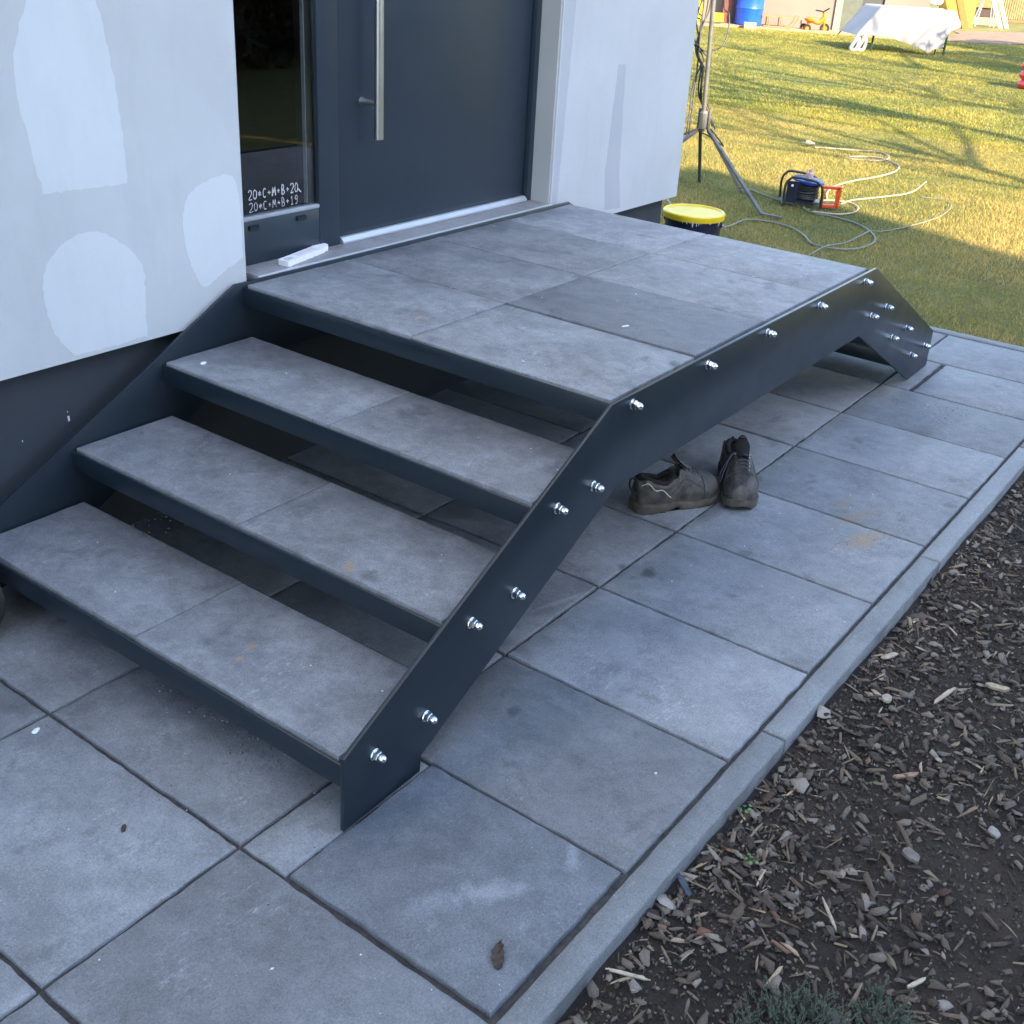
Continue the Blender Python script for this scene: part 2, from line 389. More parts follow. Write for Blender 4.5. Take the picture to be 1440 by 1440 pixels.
# planting bed
def bedz(x, y):
    d = min(1, max(0, (-.3-y)/.25))
    return gz(x, -.3)-.028-.008*(1-d)+.016*mnoise.noise(Vector((x*2.2, y*2.2, 1)))+.008*mnoise.noise(Vector((x*9, y*9, 3)))+.004*mnoise.noise(Vector((x*31, y*31, 5)))
mb = MB(); mb.grid(lambda a, b: (lambda x, y: (x, y, bedz(x, y)))(-2.6+a*6.7, -2.3+b*2.03), 330, 120)
build(mb, 'planting_bed', 'soil', kind='structure', smooth=80)

# ------------------------------------------------------------------ bark mulch
def chips(n, name, xr, yr, sizes, seed, kinds, density=None, zoff=0., sink=.3):
    rs = np.random.RandomState(seed); V = []; F = []; Cc = []
    for i in range(n):
        for _ in range(6):
            x = rs.uniform(*xr); y = yr[1]-(yr[1]-yr[0])*rs.uniform()**1.35
            if y > -.305-.0177*x+.006: continue
            dn = (1. if seed == 1 else .68)+.5*mnoise.noise(Vector((x*3.1, y*3.1, 7+seed)))*1.6
            if rs.uniform() < dn: break
        k = rs.choice(len(kinds), p=[q[0] for q in kinds]); _, el, th, ca, cb = kinds[k]
        L = (sizes[0]+(sizes[1]-sizes[0])*rs.uniform()**(2.0 if sizes[1] > .03 else 1.))*(1.4 if el > 2.5 else 1); W = L/el*rs.uniform(.7, 1.3); T = max(.0008, th*rs.uniform(.6, 1.4))
        m_ = 7; an = np.sort(rs.uniform(0, 2*math.pi, m_)); rr = rs.uniform(.75, 1.1, m_)
        if el > 2.5: px = np.sign(np.cos(an))*np.abs(np.cos(an))**.5*L/2*rr; py = np.sin(an)*W/2*rr
        else: px = np.cos(an)*L/2*rr; py = np.sin(an)*W/2*rr
        bend = rs.uniform(-.25, .25); zt = T/2+bend*np.abs(px)**2/L; zb = zt-T
        top = np.stack([px*.88, py*.85, zt], 1); bot = np.stack([px, py, zb], 1)
        ctr = np.array([[0, 0, T*.75]])
        P = np.vstack([top, bot, ctr])
        a = rs.uniform(0, 6.283); ti, tj = rs.normal(0, .28), rs.normal(0, .28)
        ca_, sa_ = math.cos(a), math.sin(a)
        Rz = np.array([[ca_, -sa_, 0], [sa_, ca_, 0], [0, 0, 1]]); Rx = np.array([[1, 0, 0], [0, math.cos(ti), -math.sin(ti)], [0, math.sin(ti), math.cos(ti)]]); Ry = np.array([[math.cos(tj), 0, math.sin(tj)], [0, 1, 0], [-math.sin(tj), 0, math.cos(tj)]])
        P = P@(Rz@Rx@Ry).T
        z = bedz(x, y)+zoff-P[:, 2].min()*(1-sink)*.9+rs.uniform(-.001, .006)
        P = P+np.array([x, y, z]); b = len(V)*15; V.append(P)
        for q in range(m_):
            r_ = (q+1) % m_; F += [(b+q, b+r_, b+14), (b+q, b+7+q, b+7+r_), (b+q, b+7+r_, b+r_)]
        t = rs.uniform(); c_ = np.array(ca)*(1-t)+np.array(cb)*t; Cc.append(np.tile(c_*rs.uniform(.55, 1.45), (15, 1)))
    return tinted(name, np.vstack(V), F, np.vstack(Cc), 'chip', label=None, kind='stuff')
KN = [(.46, 2.0, .0028, (.034, .024, .017), (.095, .070, .050)),     # dark bark
      (.25, 1.9, .003, (.095, .076, .060), (.19, .158, .128)),         # weathered grey bark
      (.15, 4.5, .0025, (.065, .045, .030), (.19, .145, .10)), (.09, 10., .0012, (.09, .062, .04), (.26, .20, .13)),        # splinters
      (.031, 6.0, .0022, (.27, .20, .13), (.36, .28, .19)),          # pale splinters
      (.009, 1.2, .004, (.16, .14, .12), (.25, .225, .195)),            # pale stones and shells
      (.01, 1.6, .003, (.10, .055, .035), (.15, .085, .055))]          # reddish bark
o = chips(44000, 'bark_mulch', (-.6, 3.9), (-1.75, -.30), (.0025, .011), 1, [(.62, 1.4, .003, (.022, .017, .013), (.06, .048, .037)), (.18, 1.5, .003, (.08, .068, .052), (.20, .17, .135)), (.20, 4.5, .0015, (.05, .036, .025), (.16, .125, .085))])
tag(o, 'fine crumbs of bark and soil between the larger mulch pieces in the bed', 'mulch')
o = chips(13500, 'bark_mulch', (-.6, 3.9), (-1.75, -.30), (.009, .042), 2, KN, zoff=.002)
tag(o, 'coarse grey and brown bark mulch covering the planting bed beside the kerb', 'mulch')
o = chips(2300, 'bark_mulch', (-.6, 3.9), (-1.75, -.30), (.026, .050), 3, KN, zoff=.004, sink=.2)
tag(o, 'largest bark flakes and long splinters lying on top of the mulch bed', 'mulch')

def piece(name, x, y, L, W, T, ang, col, label, cat, tilt=.05, seed=0, z=None, group=None):
    rs = random.Random(seed); mb = MB(); n = 14; zz = (bedz(x, y)+.012) if z is None else z
    top = []; bot = []
    for i in range(n):
        a = 2*math.pi*i/n; rr = rs.uniform(.82, 1.08); px = math.copysign(abs(math.cos(a))**.6, math.cos(a))*L/2*rr; py = math.sin(a)*W/2*rr
        X = x+px*math.cos(ang)-py*math.sin(ang); Y = y+px*math.sin(ang)+py*math.cos(ang); Z = zz+tilt*px
        top.append((X, Y, Z+T*rs.uniform(.8, 1.1))); bot.append((X, Y, Z))
    c_ = (x, y, zz+T*1.25)
    mb.add(top+bot+[c_], [(i, (i+1) % n, 2*n) for i in range(n)]+[(i, i+n, (i+1) % n+n, (i+1) % n) for i in range(n)]+[tuple(range(2*n-1, n-1, -1))])
    return build(mb, name, simple(name+'_surface', col, .85, var=.3, scale=70, bump=.001, bscale=260), smooth=40, label=label, category=cat, group=group)
piece('wood_splinter', .998, -.545, .062, .011, .005, .15-.9, (.26, .17, .11), 'thick brown splinter lying alone on dark soil right of the kerb joint', 'wood splinter', seed=1)
piece('wood_splinter', .222, -.337, .075, .007, .003, -1.25, (.42, .36, .28), 'long pale splinter beside the bottom end of the kerb', 'wood splinter', seed=2)
piece('wood_splinter', 1.42, -.36, .05, .016, .004, -.5, (.38, .31, .23), 'short pale brown piece of wood just outside the kerb halfway up the bed', 'wood splinter', seed=3)
piece('wood_splinter', 1.34, -.52, .10, .010, .004, -.25, (.36, .30, .23), 'longest pale wood splinter near the right edge of the bed', 'wood splinter', seed=4)
piece('wood_splinter', 1.45, -.61, .055, .018, .007, -1.4, (.35, .28, .19), 'yellowish chunk of split wood at the right edge of the bed', 'wood splinter', seed=5)
piece('wood_splinter', .55, -.56, .075, .006, .003, .75, (.33, .28, .21), 'thin pale stick near two green seedlings in the bed', 'wood splinter', seed=6)
piece('wood_splinter', .50, -.735, .045, .007, .004, -.5, (.45, .39, .30), 'pale peeled stick lying by the grey-green ground plant', 'wood splinter', seed=7)
piece('stone', 1.23, -.42, .030, .022, .006, .3, (.30, .26, .21), 'pale angular stone near the kerb by a cluster of bark chips', 'stone', seed=8)
piece('stone', .95, -.74, .030, .020, .005, .8, (.24, .22, .20), 'white flat stone among dark soil at the right of the bed', 'stone', seed=9)
piece('bark_piece', .78, -.63, .036, .024, .007, 1.2, (.15, .13, .11), 'squarish weathered grey bark piece in the middle of the bed', 'bark piece', seed=10)
piece('bark_piece', .34, -.66, .046, .034, .008, .6, (.085, .075, .066), 'largest grey bark lump just above the grey-green ground plant', 'bark piece', seed=11)

# ------------------------------------------------------------------ house
house = empty('house', (1.8, 1.55, 0), 'white rendered house with dark grey plinth and anthracite front door', 'house')
WX0, WX1, WY = -7., 3.557, 1.5
OX0, OX1, OZ0, OZ1 = 1.055, 2.548, .619, 2.78
WB = .520
wall = MB()
wall.box((WX0, WY, WB), (OX0, WY+.2, 6.2)); wall.box((OX1, WY, WB-.006), (WX1, WY+.2, 6.2)); wall.box((OX0+.0005, WY, OZ1), (OX1-.0005, WY+.2, 6.2))
wall.box((WX1-.2, WY+.2005, WB), (WX1-.0005, 10, 6.2)); wall.box((WX0, 9.8, WB), (WX1-.201, 10, 6.2)); wall.box((WX0, WY+.2005, WB), (WX0+.2, 9.799, 6.2))
wallo = build(wall, 'wall', 'wall', house, smooth=0)
mb = MB().box((WX0+.05, WY+.045, -.3), (WX1-.045, WY+.25, WB-.0005)); mb.box((WX1-.245, WY+.2505, -.3), (WX1-.0455, 9.95, WB-.001))
build(mb, 'plinth', 'plinth', house, smooth=0)
mb = MB().box((OX0+.001, WY+.03, OZ0-.25), (OX1-.001, WY+.4, OZ0-.022)); build(mb, 'threshold_base', 'dark', house, smooth=0)
mb = MB().box((OX0+.037, WY-.003, OZ0-.018), (OX1-.006, WY+.12, OZ0+.002), .0015); build(mb, 'door_sill', 'sill', house)
mb = MB().box((OX0+.037, WY-.0105, OZ0-.019), (OX1-.006, WY-.0032, OZ0+.003), .001); build(mb, 'sill_edge_strip', 'alu', house)
# reveals (cream on the right)
mb = MB().box((OX1-.0082, WY+.006, OZ0), (OX1-.0002, WY+.1, OZ1)); build(mb, 'reveal', 'reveal', house, smooth=0)
# filler patches on the render
def wpoly(name, pts, mat, label, proud, jit=.004, n=10):
    out = []; P = pts+[pts[0]]
    for (a, b), (c_, d) in zip(P[:-1], P[1:]):
        L = math.hypot(c_-a, d-b); k = max(2, int(L/.012))
        for i in range(k):
            t = i/k; out.append((a+(c_-a)*t+random.gauss(0, jit)*.35, WY-proud, b+(d-b)*t+random.gauss(0, jit)*.35))
    return build(MB().prism(out, (0, proud+.002, 0)), name, mat, wallo, smooth=0, label=label)
def smoothp(pts, n=4): return [(p.x, p.y) for p in spline([(a, b, 0) for a, b in pts], n)]
wpoly('filler_patch', [(.470, .935)]+smoothp([(.452, 1.05), (.437, 1.15), (.445, 1.25), (.475, 1.32), (.52, 1.42), (.60, 1.43), (.66, 1.34), (.675, 1.26), (.690, 1.15), (.695, 1.05), (.699, .929)]), 'patch', 'tall tongue-shaped light patch at the upper left', .0004)
wpoly('filler_patch', [(.50, .531)]+smoothp([(.455, .60), (.440, .68), (.445, .745), (.475, .79), (.53, .822), (.60, .825), (.66, .79), (.705, .745), (.722, .70), (.718, .62), (.715, .531)]), 'patch', 'broad light patch low on the wall at the left', .00035)
wpoly('filler_patch', smoothp([(1.045, .70), (1.045, .82), (1.03, .90), (.98, .915), (.92, .90), (.87, .87), (.852, .80), (.862, .72), (.885, .655), (.91, .625), (.95, .64), (1.0, .665)])+[(1.045, .68)], 'patch', 'light patch beside the glass sidelight', .00045)
wpoly('damp_streak', [(2.955, 1.105), (3.012, 1.103), (3.018, .95), (3.03, .80), (3.035, .68), (3.05, .62), (3.07, .53), (2.945, .54), (2.938, .62), (2.925, .70), (2.935, .80), (2.945, .95)], 'damp', 'tapering grey streak on the right of the door', .0003, .002)
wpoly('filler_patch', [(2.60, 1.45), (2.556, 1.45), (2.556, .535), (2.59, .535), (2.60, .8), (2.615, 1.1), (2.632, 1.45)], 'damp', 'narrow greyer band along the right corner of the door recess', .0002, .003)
for (x, z, s_) in ((.49, .345, .012), (.36, .33, .004), (.49, .37, .003)):
    mb = MB().prism([(x, WY+.0448, z), (x+s_*.35, WY+.0448, z+s_*.2), (x+s_*.3, WY+.0448, z+s_*1.3), (x-s_*.15, WY+.0448, z+s_*1.2)], (0, -.001, 0)); build(mb, 'paint_splash', 'chalk', house, smooth=0)
# roof
mb = MB(); yc = 5.75
for sgn, ye in ((-1, WY-.55), (1, 10.5)):
    mb.prism([(WX0-.4, ye, 6.0), (WX0-.4, yc, 8.9), (WX0-.4, yc, 9.05), (WX0-.4, ye, 6.15)], (WX1-WX0+.7, 0, 0))
mb.prism([(WX1-.2, WY, 6.2), (WX1-.2, 10, 6.2), (WX1-.2, yc, 8.85)], (.2, 0, 0))
build(mb, 'roof', simple('grey_roof', (.05, .05, .055), .8), house, smooth=0)
# interior dark box behind glass
mb = MB().box((.8, 2.6, .5), (2.9, 2.62, 2.9)); mb.box((.8, 1.75, .5), (2.9, 2.6, .52)); mb.box((.8, 1.75, .5), (.82, 2.6, 2.9)); mb.box((2.88, 1.75, .5), (2.9, 2.6, 2.9))
mb.box((.8, 1.75, 2.88), (2.9, 2.6, 2.9))
build(mb, 'hallway', 'dark', house, smooth=0)
FY, LY = 1.590, 1.603
# frame
mb = MB()
mb.box((OX0+.001, FY, OZ0+.003), (1.13, FY+.07, OZ1), .002)                # left post
mb.box((1.431, FY, OZ0+.003), (1.516, FY+.07, OZ1), .003)                 # centre post
mb.box((2.512, FY-.004, OZ0+.003), (OX1-.009, FY+.07, OZ1), .002)         # right post
mb.box((1.1305, FY+.001, OZ0+.003), (1.4305, FY+.07, .749), .002)          # panel below the glass
mb.box((1.1305, FY+.001, 2.68), (1.4305, FY+.07, OZ1)); mb.box((1.5165, FY+.001, 2.70), (2.5115, FY+.07, OZ1))
fr = build(mb, 'door_frame', 'door', house)
for x in (1.166, 1.352):
    b = MB().prism([(x-.017, FY+.0008, .7245), (x-.017, FY-.0072, .7245), (x-.017, FY-.0075, .7345), (x-.017, FY+.0008, .7375)], (.034, 0, 0)); build(b, 'drain_cap', 'steel', fr, smooth=30)
win = build(MB().box((1.131, FY-.001, .7495), (1.4305, FY+.014, .7605), .002), 'sidelight', 'gasket', house)
build(MB().box((1.1312, LY, .761), (1.4303, LY+.006, 2.68)), 'glass_pane', 'glass', win, smooth=0)
build(MB().box((1.3965, LY+.0065, .765), (1.3988, LY+.02, 2.67)), 'glazing_spacer', 'gasket', win, smooth=0)
mb = MB(); mb.box((1.40, LY+.012, .762), (1.4303, LY+.05, 2.68)); build(mb, 'glazing_bead', 'rubber', win, smooth=0)
# chalk blessing, drawn in strokes
GL = {'2': [[(0, .8), (.15, 1), (.45, 1), (.55, .75), (.4, .45), (0, 0), (.6, .03)]], '0': [[(.3, 1), (.05, .75), (.03, .25), (.28, 0), (.52, .22), (.55, .75), (.3, 1)]],
      '*': [[(.3, .9), (.3, .15)], [(.02, .7), (.58, .33)], [(.02, .33), (.58, .7)]], 'C': [[(.55, .85), (.3, 1), (.05, .7), (.05, .25), (.28, 0), (.55, .12)]],
      '+': [[(.3, .75), (.3, .2)], [(.05, .48), (.55, .48)]], 'M': [[(.02, 0), (.12, 1), (.33, .35), (.55, 1), (.65, 0)]],
      'B': [[(.08, 0), (.1, 1), (.42, .92), (.42, .6), (.12, .52), (.5, .42), (.5, .1), (.08, 0)]], '1': [[(.1, .75), (.32, 1), (.32, 0)], [(.1, 0), (.5, 0)]], '9': [[(.5, .65), (.25, .5), (.05, .72), (.25, 1), (.5, .85), (.5, .4), (.35, 0), (.1, .05)]]}
def chalk(txt, x0, x1, z, h, name_label, r=.0016, tail=False):
    mb = MB(); n = len(txt); wd = (x1-x0)/n
    for i, ch in enumerate(txt):
        for st in GL[ch]:
            sc_ = .85 if ch in '+*' else 1.
            pts = [(x0+wd*(i+.08)+a*wd*1.15+random.gauss(0, .0004), LY-.0006, z+h*((b-.5)*sc_+.5)+random.gauss(0, .0005)) for a, b in st]
            pts = spline(pts, 4) if ch in '209CB' else pts
            for a, b in zip(pts[:-1], pts[1:]):
                a, b = Vector(a), Vector(b); d = (b-a).normalized(); nrm = Vector((-d.z, 0, d.x))*r*random.uniform(.6, 1.15)
                mb.add([a-nrm, a+nrm, b+nrm, b-nrm], [(0, 1, 2, 3)])
    if tail:
        mb.add([(x1-.004, LY-.0006, z+.006), (x1+.006, LY-.0006, z-.004), (x1+.009, LY-.0006, z-.003), (x1-.001, LY-.0006, z+.009)], [(0, 1, 2, 3)])
    return build(mb, 'chalk_writing', 'chalk', win, smooth=0, label=name_label)
chalk('20*C+M+B+20', 1.164, 1.360,   .806, .026, 'white chalk writing 20*C+M+B+20', tail=True)
chalk('20*C+M+B+19', 1.166, 1.358, .771, .025, 'fainter white chalk writing 20*C+M+B+19', .0010)
# leaf
leaf = build(MB().box((1.523, LY, .642), (2.506, LY+.06, 2.695), .0025), 'door', 'door', house)
build(MB().box((1.5162, LY+.03, OZ0+.003), (1.5225, LY+.05, 2.70)), 'door_gap', 'rubber', leaf, smooth=0)
mb = MB().prism([(1.523, LY-.001, .6415), (1.523, LY-.012, .640), (1.523, LY-.022, .628), (1.523, LY-.022, .6225), (1.523, LY-.001, .6225)], (.985, 0, 0)); build(mb, 'weather_bar', 'alu', leaf, smooth=20)
mb = MB(); mb.tube([(1.630, 1.532, .942), (1.630, 1.532, 2.30)], .0145, 28)
for z in (1.046, 2.19): mb.tube([(1.630, 1.536, z), (1.630, 1.575, z), (1.630, 1.598, z), (1.630, 1.6025, z)], [.008, .009, .012, .0135], 18)
build(mb, 'door_handle', 'brushed', leaf, smooth=40)

# ------------------------------------------------------------------ steel stairs
stairs = empty('entrance_stairs', (1.8, .85, 0), 'anthracite steel entrance stairs with grey concrete treads and a wide landing', 'stairs')
S0, S1 = .243, .253
RISE, RUN, TX0, DEP, T_, I_, YJ = .1535, .2894, .1662, .2918, .2735, 1.468, .8705
PT = .6195
outline = [(.1463, .004), (.149, .171), (.992, PT), (2.638, PT), (3.512, .197), (3.518, .048), (3.292, .045), (2.588, .396), (1.043, .396), (.366, .045), (.3625, .006)]
def plate(y0, y1):
    bm = bmesh.new(); vs = [bm.verts.new((x, y0, z)) for x, z in outline]; f = bm.faces.new(vs)
    r_ = bmesh.ops.extrude_face_region(bm, geom=[f]); 
    for e in r_['geom']:
        if isinstance(e, bmesh.types.BMVert): e.co.y = y1
    bmesh.ops.recalc_face_normals(bm, faces=bm.faces[:])
    bmesh.ops.bevel(bm, geom=[e for e in bm.edges if abs(e.verts[0].co.y-e.verts[1].co.y) < 1e-6], offset=.0011, segments=2, profile=.5, affect='EDGES')
    mb = MB(); bm.verts.index_update(); mb.add([v.co[:] for v in bm.verts], [[v.index for v in f.verts] for f in bm.faces]); bm.free(); return mb
so_ = build(plate(S0, S1), 'stringer', 'steel', stairs, smooth=30)
si_ = build(plate(1.474, 1.484), 'stringer', 'steel', stairs, smooth=30)
# cap nuts with washers
nut = MB(); nut.lathe([(.0115, 0), (.0118, -.0002), (.0118, -.0018), (.0112, -.0022)], n=20, axis=(0, 1, 0))
hexv = []; 
nut.lathe([(.0098, -.0022), (.0101, -.003), (.0101, -.0095), (.0092, -.0105)], n=6, axis=(0, 1, 0))
nut.lathe([(.0080, -.0105), (.0082, -.0125), (.0076, -.0165), (.0058, -.0196), (.0030, -.0213), (.0006, -.0218)], n=18, axis=(0, 1, 0))
nuts = [(1.077, .603), (1.443, .602), (1.794, .603), (2.158, .602), (2.535, .601), (2.816, .455), (2.670, .455), (3.113, .308), (2.958, .308), (3.413, .166), (3.246, .168), (.938, .446), (.795, .445), (.655, .298), (.509, .296), (.375, .144), (.228, .142)]
nme = None
nut.v = [(a*1.08, b*1.38, c*1.08) for a, b, c in nut.v]
for (x, z) in nuts:
    z -= .006
    if nme is None:
        nm = MB(); nm.v = list(nut.v); nm.f = list(nut.f)
        o = build(nm, 'cap_nut', 'chrome', so_, smooth=28, origin=(0, 0, 0)); nme = o
    else:
        o = nme.copy(); COL.objects.link(o)
    o.location = Vector((x, S0, z))-org(so_); o.rotation_euler = (0, random.uniform(0, 1), 0)
def frame(x0, x1, ztop, nx=0):
    """L-angle frame that carries the tiles: front and back angle, side ledges"""
    H = .052; mb = MB(); y0, y1 = S1+.0005, 1.4735
    mb.box((x0, y0, ztop-H), (x0+.005, y1, ztop), .0012)
    mb.box((x0+.0052, y0, ztop-H), (x0+.04, y1, ztop-H+.005)); mb.box((x1-.005, y0, ztop-H), (x1, y1, ztop), .0012); mb.box((x1-.04, y0, ztop-H), (x1-.0052, y1, ztop-H+.005))
    mb.box((x0+.041, y0, ztop-H), (x1-.041, y0+.03, ztop-H+.005)); mb.box((x0+.041, y1-.03, ztop-H), (x1-.041, y1, ztop-H+.005))
    mb.box((x0+.041, YJ-.025, ztop-H), (x1-.041, YJ+.025, ztop-H+.005))
    for i in range(nx):
        x = x0+(x1-x0)*(i+1)/(nx+1); mb.box((x-.03, y0+.031, ztop-H+.0002), (x+.03, YJ-.026, ztop-H+.0052)); mb.box((x-.03, YJ+.026, ztop-H+.0002), (x+.03, y1-.031, ztop-H+.0052))
    return mb
wf = lambda dz=0., t=0.: (lambda a, b, z: Vector((a, b, z+dz+t*(b-.87))))
def tread(x0, ztile, labelled=None):
    build(frame(x0-.0105, x0+DEP+.008, ztile-.007), 'tread_frame', 'steel', stairs)
    build(chipped_slab(wf(0, random.uniform(-.002, .002)), x0, T_, x0+DEP, YJ-.0012, ztile-.042, ztile, .0022, .0004), 'tread_slab', 'tread', stairs)
    build(chipped_slab(wf(random.uniform(-.001, .001)), x0+random.uniform(-.003, .003), YJ+.0012, x0+DEP, I_, ztile-.042, ztile, .0022, .0004), 'tread_slab', 'tread', stairs)
for k in range(3): tread(TX0+RUN*k, RISE*(k+1))
LX0, LX1 = 1.0289, 2.6339
for k, (xf, z) in enumerate(((2.655, .461), (2.945, .314), (3.20, .175))): tread(xf, z)
build(frame(LX0-.011, LX1+.004, 4*RISE-.006, 3), 'landing_frame', 'steel', stairs)
pitchx = (LX1-LX0)/4
for i in range(4):
    for j, (a, b) in enumerate(((T_, YJ-.0022), (YJ+.0022, I_))):
        x0 = LX0+pitchx*i; dz = random.uniform(-.0012, .0012) if (i, j) not in ((0, 0), (1, 0)) else (-.003 if i == 0 else .001)
        build(chipped_slab(wf(dz), x0+.0020+(.0025 if (i, j) == (1, 0) else 0), a, x0+pitchx-.0020, b, 4*RISE-.042, 4*RISE, .002, .0004), 'landing_slab', 'darkslab' if (i, j) == (1, 0) else 'tread', stairs,
              **({'label': 'darker slab, second from the steps in the outer row'} if (i, j) == (1, 0) else {}))

# ------------------------------------------------------------------ safety shoes
M['leather'] = simple('worn_dark_leather', (.058, .052, .045), .6, var=.6, scale=38, bump=.003, bscale=75)
M['leather_grey'] = simple('grey_suede', (.105, .092, .075), .9, var=.3, scale=40, bump=.0008, bscale=300)
M['sole'] = simple('dusty_rubber_sole', (.075, .065, .050), .85, var=.4, scale=45, bump=.0015, bscale=160)
M['lining'] = simple('black_lining', (.012, .012, .013), .95)
M['lace'] = simple('dark_lace', (.060, .066, .078), .8, var=.3, scale=200)
M['piping'] = simple('reflective_piping', (.55, .55, .50), .4)
def shoe(heel, toe, side, label, loose=True, opening=1.):
    heel, toe = Vector(heel), Vector(toe); f = (toe-heel); f.z = 0; L = f.length; f.normalize(); s_ = Vector((f.y, -f.x, 0)); zz = heel.z
    W = lambda t, a, z: heel+f*(t*L)+s_*a*1.04+Vector((0, 0, z*1.16))
    root = empty('work_shoe', W(.5, 0, 0), label, 'shoe', 'pair of worn safety shoes under the landing')
    def hw(t):
        pts = [(0, .020), (.03, .029), (.12, .036), (.3, .036), (.45, .0375), (.62, .047), (.76, .0515), (.88, .046), (.95, .034), (.985, .020), (1., .006)]
        for (a, b), (c_, d) in zip(pts[:-1], pts[1:]):
            if a <= t <= c_: u = (t-a)/(c_-a); return b+(d-b)*u
        return .006
    cl = lambda t: side*.010*math.sin(math.pi*t)*1.2      # outline curves
    N = 40
    # sole with heel step and tread notches
    mb = MB(); ring = []
    for lvl in range(4):
        for i in range(2*N):
            if i < N: t = i/(N-1); sg_ = 1
            else: t = 1-(i-N)/(N-1); sg_ = -1
            e = [0.92, 1.03, 1.06, 1.0][lvl]; a = hw(min(1, max(0, t)))*e+.002
            arch = .010*math.exp(-((t-.40)/.07)**2)+.016*max(0, (t-.86)/.14)**1.6
            notch = .003 if (i % 4 < 2 and lvl == 0) else 0
            z = [arch+notch, arch+.007, .019+.006*math.exp(-((t-.1)/.12)**2)+.6*arch, .026+.006*math.exp(-((t-.1)/.12)**2)+.6*arch][lvl]
            ring.append(W(t*1.02-.01, sg_*a+cl(t), z))
    n = 2*N; fs = [tuple(range(n-1, -1, -1)), tuple(range(3*n, 4*n))]
    for l in range(3):
        for i in range(n): fs.append((l*n+i, l*n+(i+1) % n, (l+1)*n+(i+1) % n, (l+1)*n+i))
    mb.add(ring, fs); build(mb, 'sole', 'sole', root, smooth=50)
    # upper lofted from stations, open at the collar
    def top(t):
        pts = [(0, .088), (.06, .096), (.16, .088), (.28, .080), (.38, .092), (.46, .112), (.52, .108), (.62, .092), (.74, .078), (.86, .073), (.93, .066), (.975, .050), (1., .030)]
        for (a, b), (c_, d) in zip(pts[:-1], pts[1:]):
            if a <= t <= c_: u = (t-a)/(c_-a); u = u*u*(3-2*u); return b+(d-b)*u
        return .03
    def sec(t):
        h = hw(t)*1.0; H = top(t); z0 = .024; o = []
        opn = max(0., min(1., (.445-t)/.035))*(min(1., max(0, (t-.035)/.03)))
        cw = h*.66+.004
        left = [(h*.96, z0), (h*1.03, z0+(H-z0)*.22), (h*1.0, z0+(H-z0)*.45), (h*(.92 if t < .5 else .86), z0+(H-z0)*.68), ((cw+.003) if opn > .3 else h*.62, z0+(H-z0)*.9)]
        rim = [(cw-.001 if opn > .3 else h*.42, H), ((cw-.006) if opn > .3 else h*.26, H-.002*opn)]
        inn = [((cw-.009) if opn > .3 else h*.14, H*(1-opn)+.045*opn), ((cw-.014)*opn+h*.05*(1-opn), H*(1-opn)+.032*opn)]
        full = left+rim+inn
        return full+[(0, H*(1-opn)+.031*opn)]+[(-a, z) for a, z in reversed(full)]
    ts = [0, .015, .035, .05, .07, .1, .14, .18, .22, .26, .30, .34, .38, .41, .425, .44, .455, .47, .5, .54, .58, .63, .68, .73, .78, .83, .87, .90, .93, .955, .975, .99, 1.]
    vs = []; m_ = None
    for t in ts:
        sc_ = sec(t); m_ = len(sc_)
        for a, z in sc_: vs.append(W(t, a+cl(t), z+.0012*mnoise.noise(Vector((t*9+side, a*60, z*50)))))
    fs = [(i*m_+k, i*m_+k+1, (i+1)*m_+k+1, (i+1)*m_+k) for i in range(len(ts)-1) for k in range(m_-1)]
    fs += [tuple(range(m_)), tuple(range(len(ts)*m_-1, (len(ts)-1)*m_-1, -1))]
    up_ = MB().add(vs, fs); uo = build(up_, 'upper', 'leather', root, smooth=70)
    sub = uo.modifiers.new('subdivision', 'SUBSURF'); sub.levels = 1; sub.render_levels = 2
    # toe cap seam, side seam, heel counter
    def on(t, q):       # point on the outer skin, q=0 bottom .. 1 top of side
        s0 = sec(t)[:7]; k = q*(len(s0)-1); i = min(int(k), len(s0)-2); u = k-i; return s0[i][0]*(1-u)+s0[i+1][0]*u, s0[i][1]*(1-u)+s0[i+1][1]*u
    for sgn in (1, -1):
        pts = [];
        for i in range(13):
            t = .70-.06*math.sin(i/12*math.pi/2)*0; q = i/12; a, z = on(.70+.02*q, q); pts.append(W(.70+.02*q, sgn*(a+.0008)+cl(.7), z+.001))
        build(MB().tube(pts, .0013, 5), 'seam', 'lace', root)
        pts = []
        for i in range(15):
            t = .30+.40*i/14; q = .28+.22*math.sin(i/14*3.1)+.1*(i/14); a, z = on(t, q); pts.append(W(t, sgn*(a+.001)+cl(t), z))
        build(MB().tube(pts, .0011, 5), 'seam', 'lace', root)
        pts = []
        for i in range(13):
            t = .02+.30*i/12; q = .62-.30*(i/12)**2+.06*math.sin(i*.9); a, z = on(t, q); pts.append(W(t, sgn*(a+.0018)+cl(t), z))
        build(MB().tube(pts, .0014, 5), 'piping', 'piping' if sgn == side else 'lace', root)
        # grey quarter panel at the ankle
        def panel(a_, b_):
            t = .05+.36*a_; q = .60+.34*b_; a, z = on(t, q); return W(t, sgn*(a+.0016)+cl(t), z)
        build(MB().grid(panel, 14, 4), 'ankle_panel', 'leather_grey', root, smooth=60)
    # padded collar
    pts = []
    for i in range(22):
        an = -math.pi*.80+i/21*math.pi*1.60; t = .235-.20*math.cos(an); t = min(.435, max(.03, t)); w_ = (hw(t)*.66+.001)*math.sin(an)*1.0
        pts.append(W(t, w_+cl(t), top(t)-.001))
    build(MB().tube(pts, .0085, 9), 'collar', 'lining', root, smooth=60)
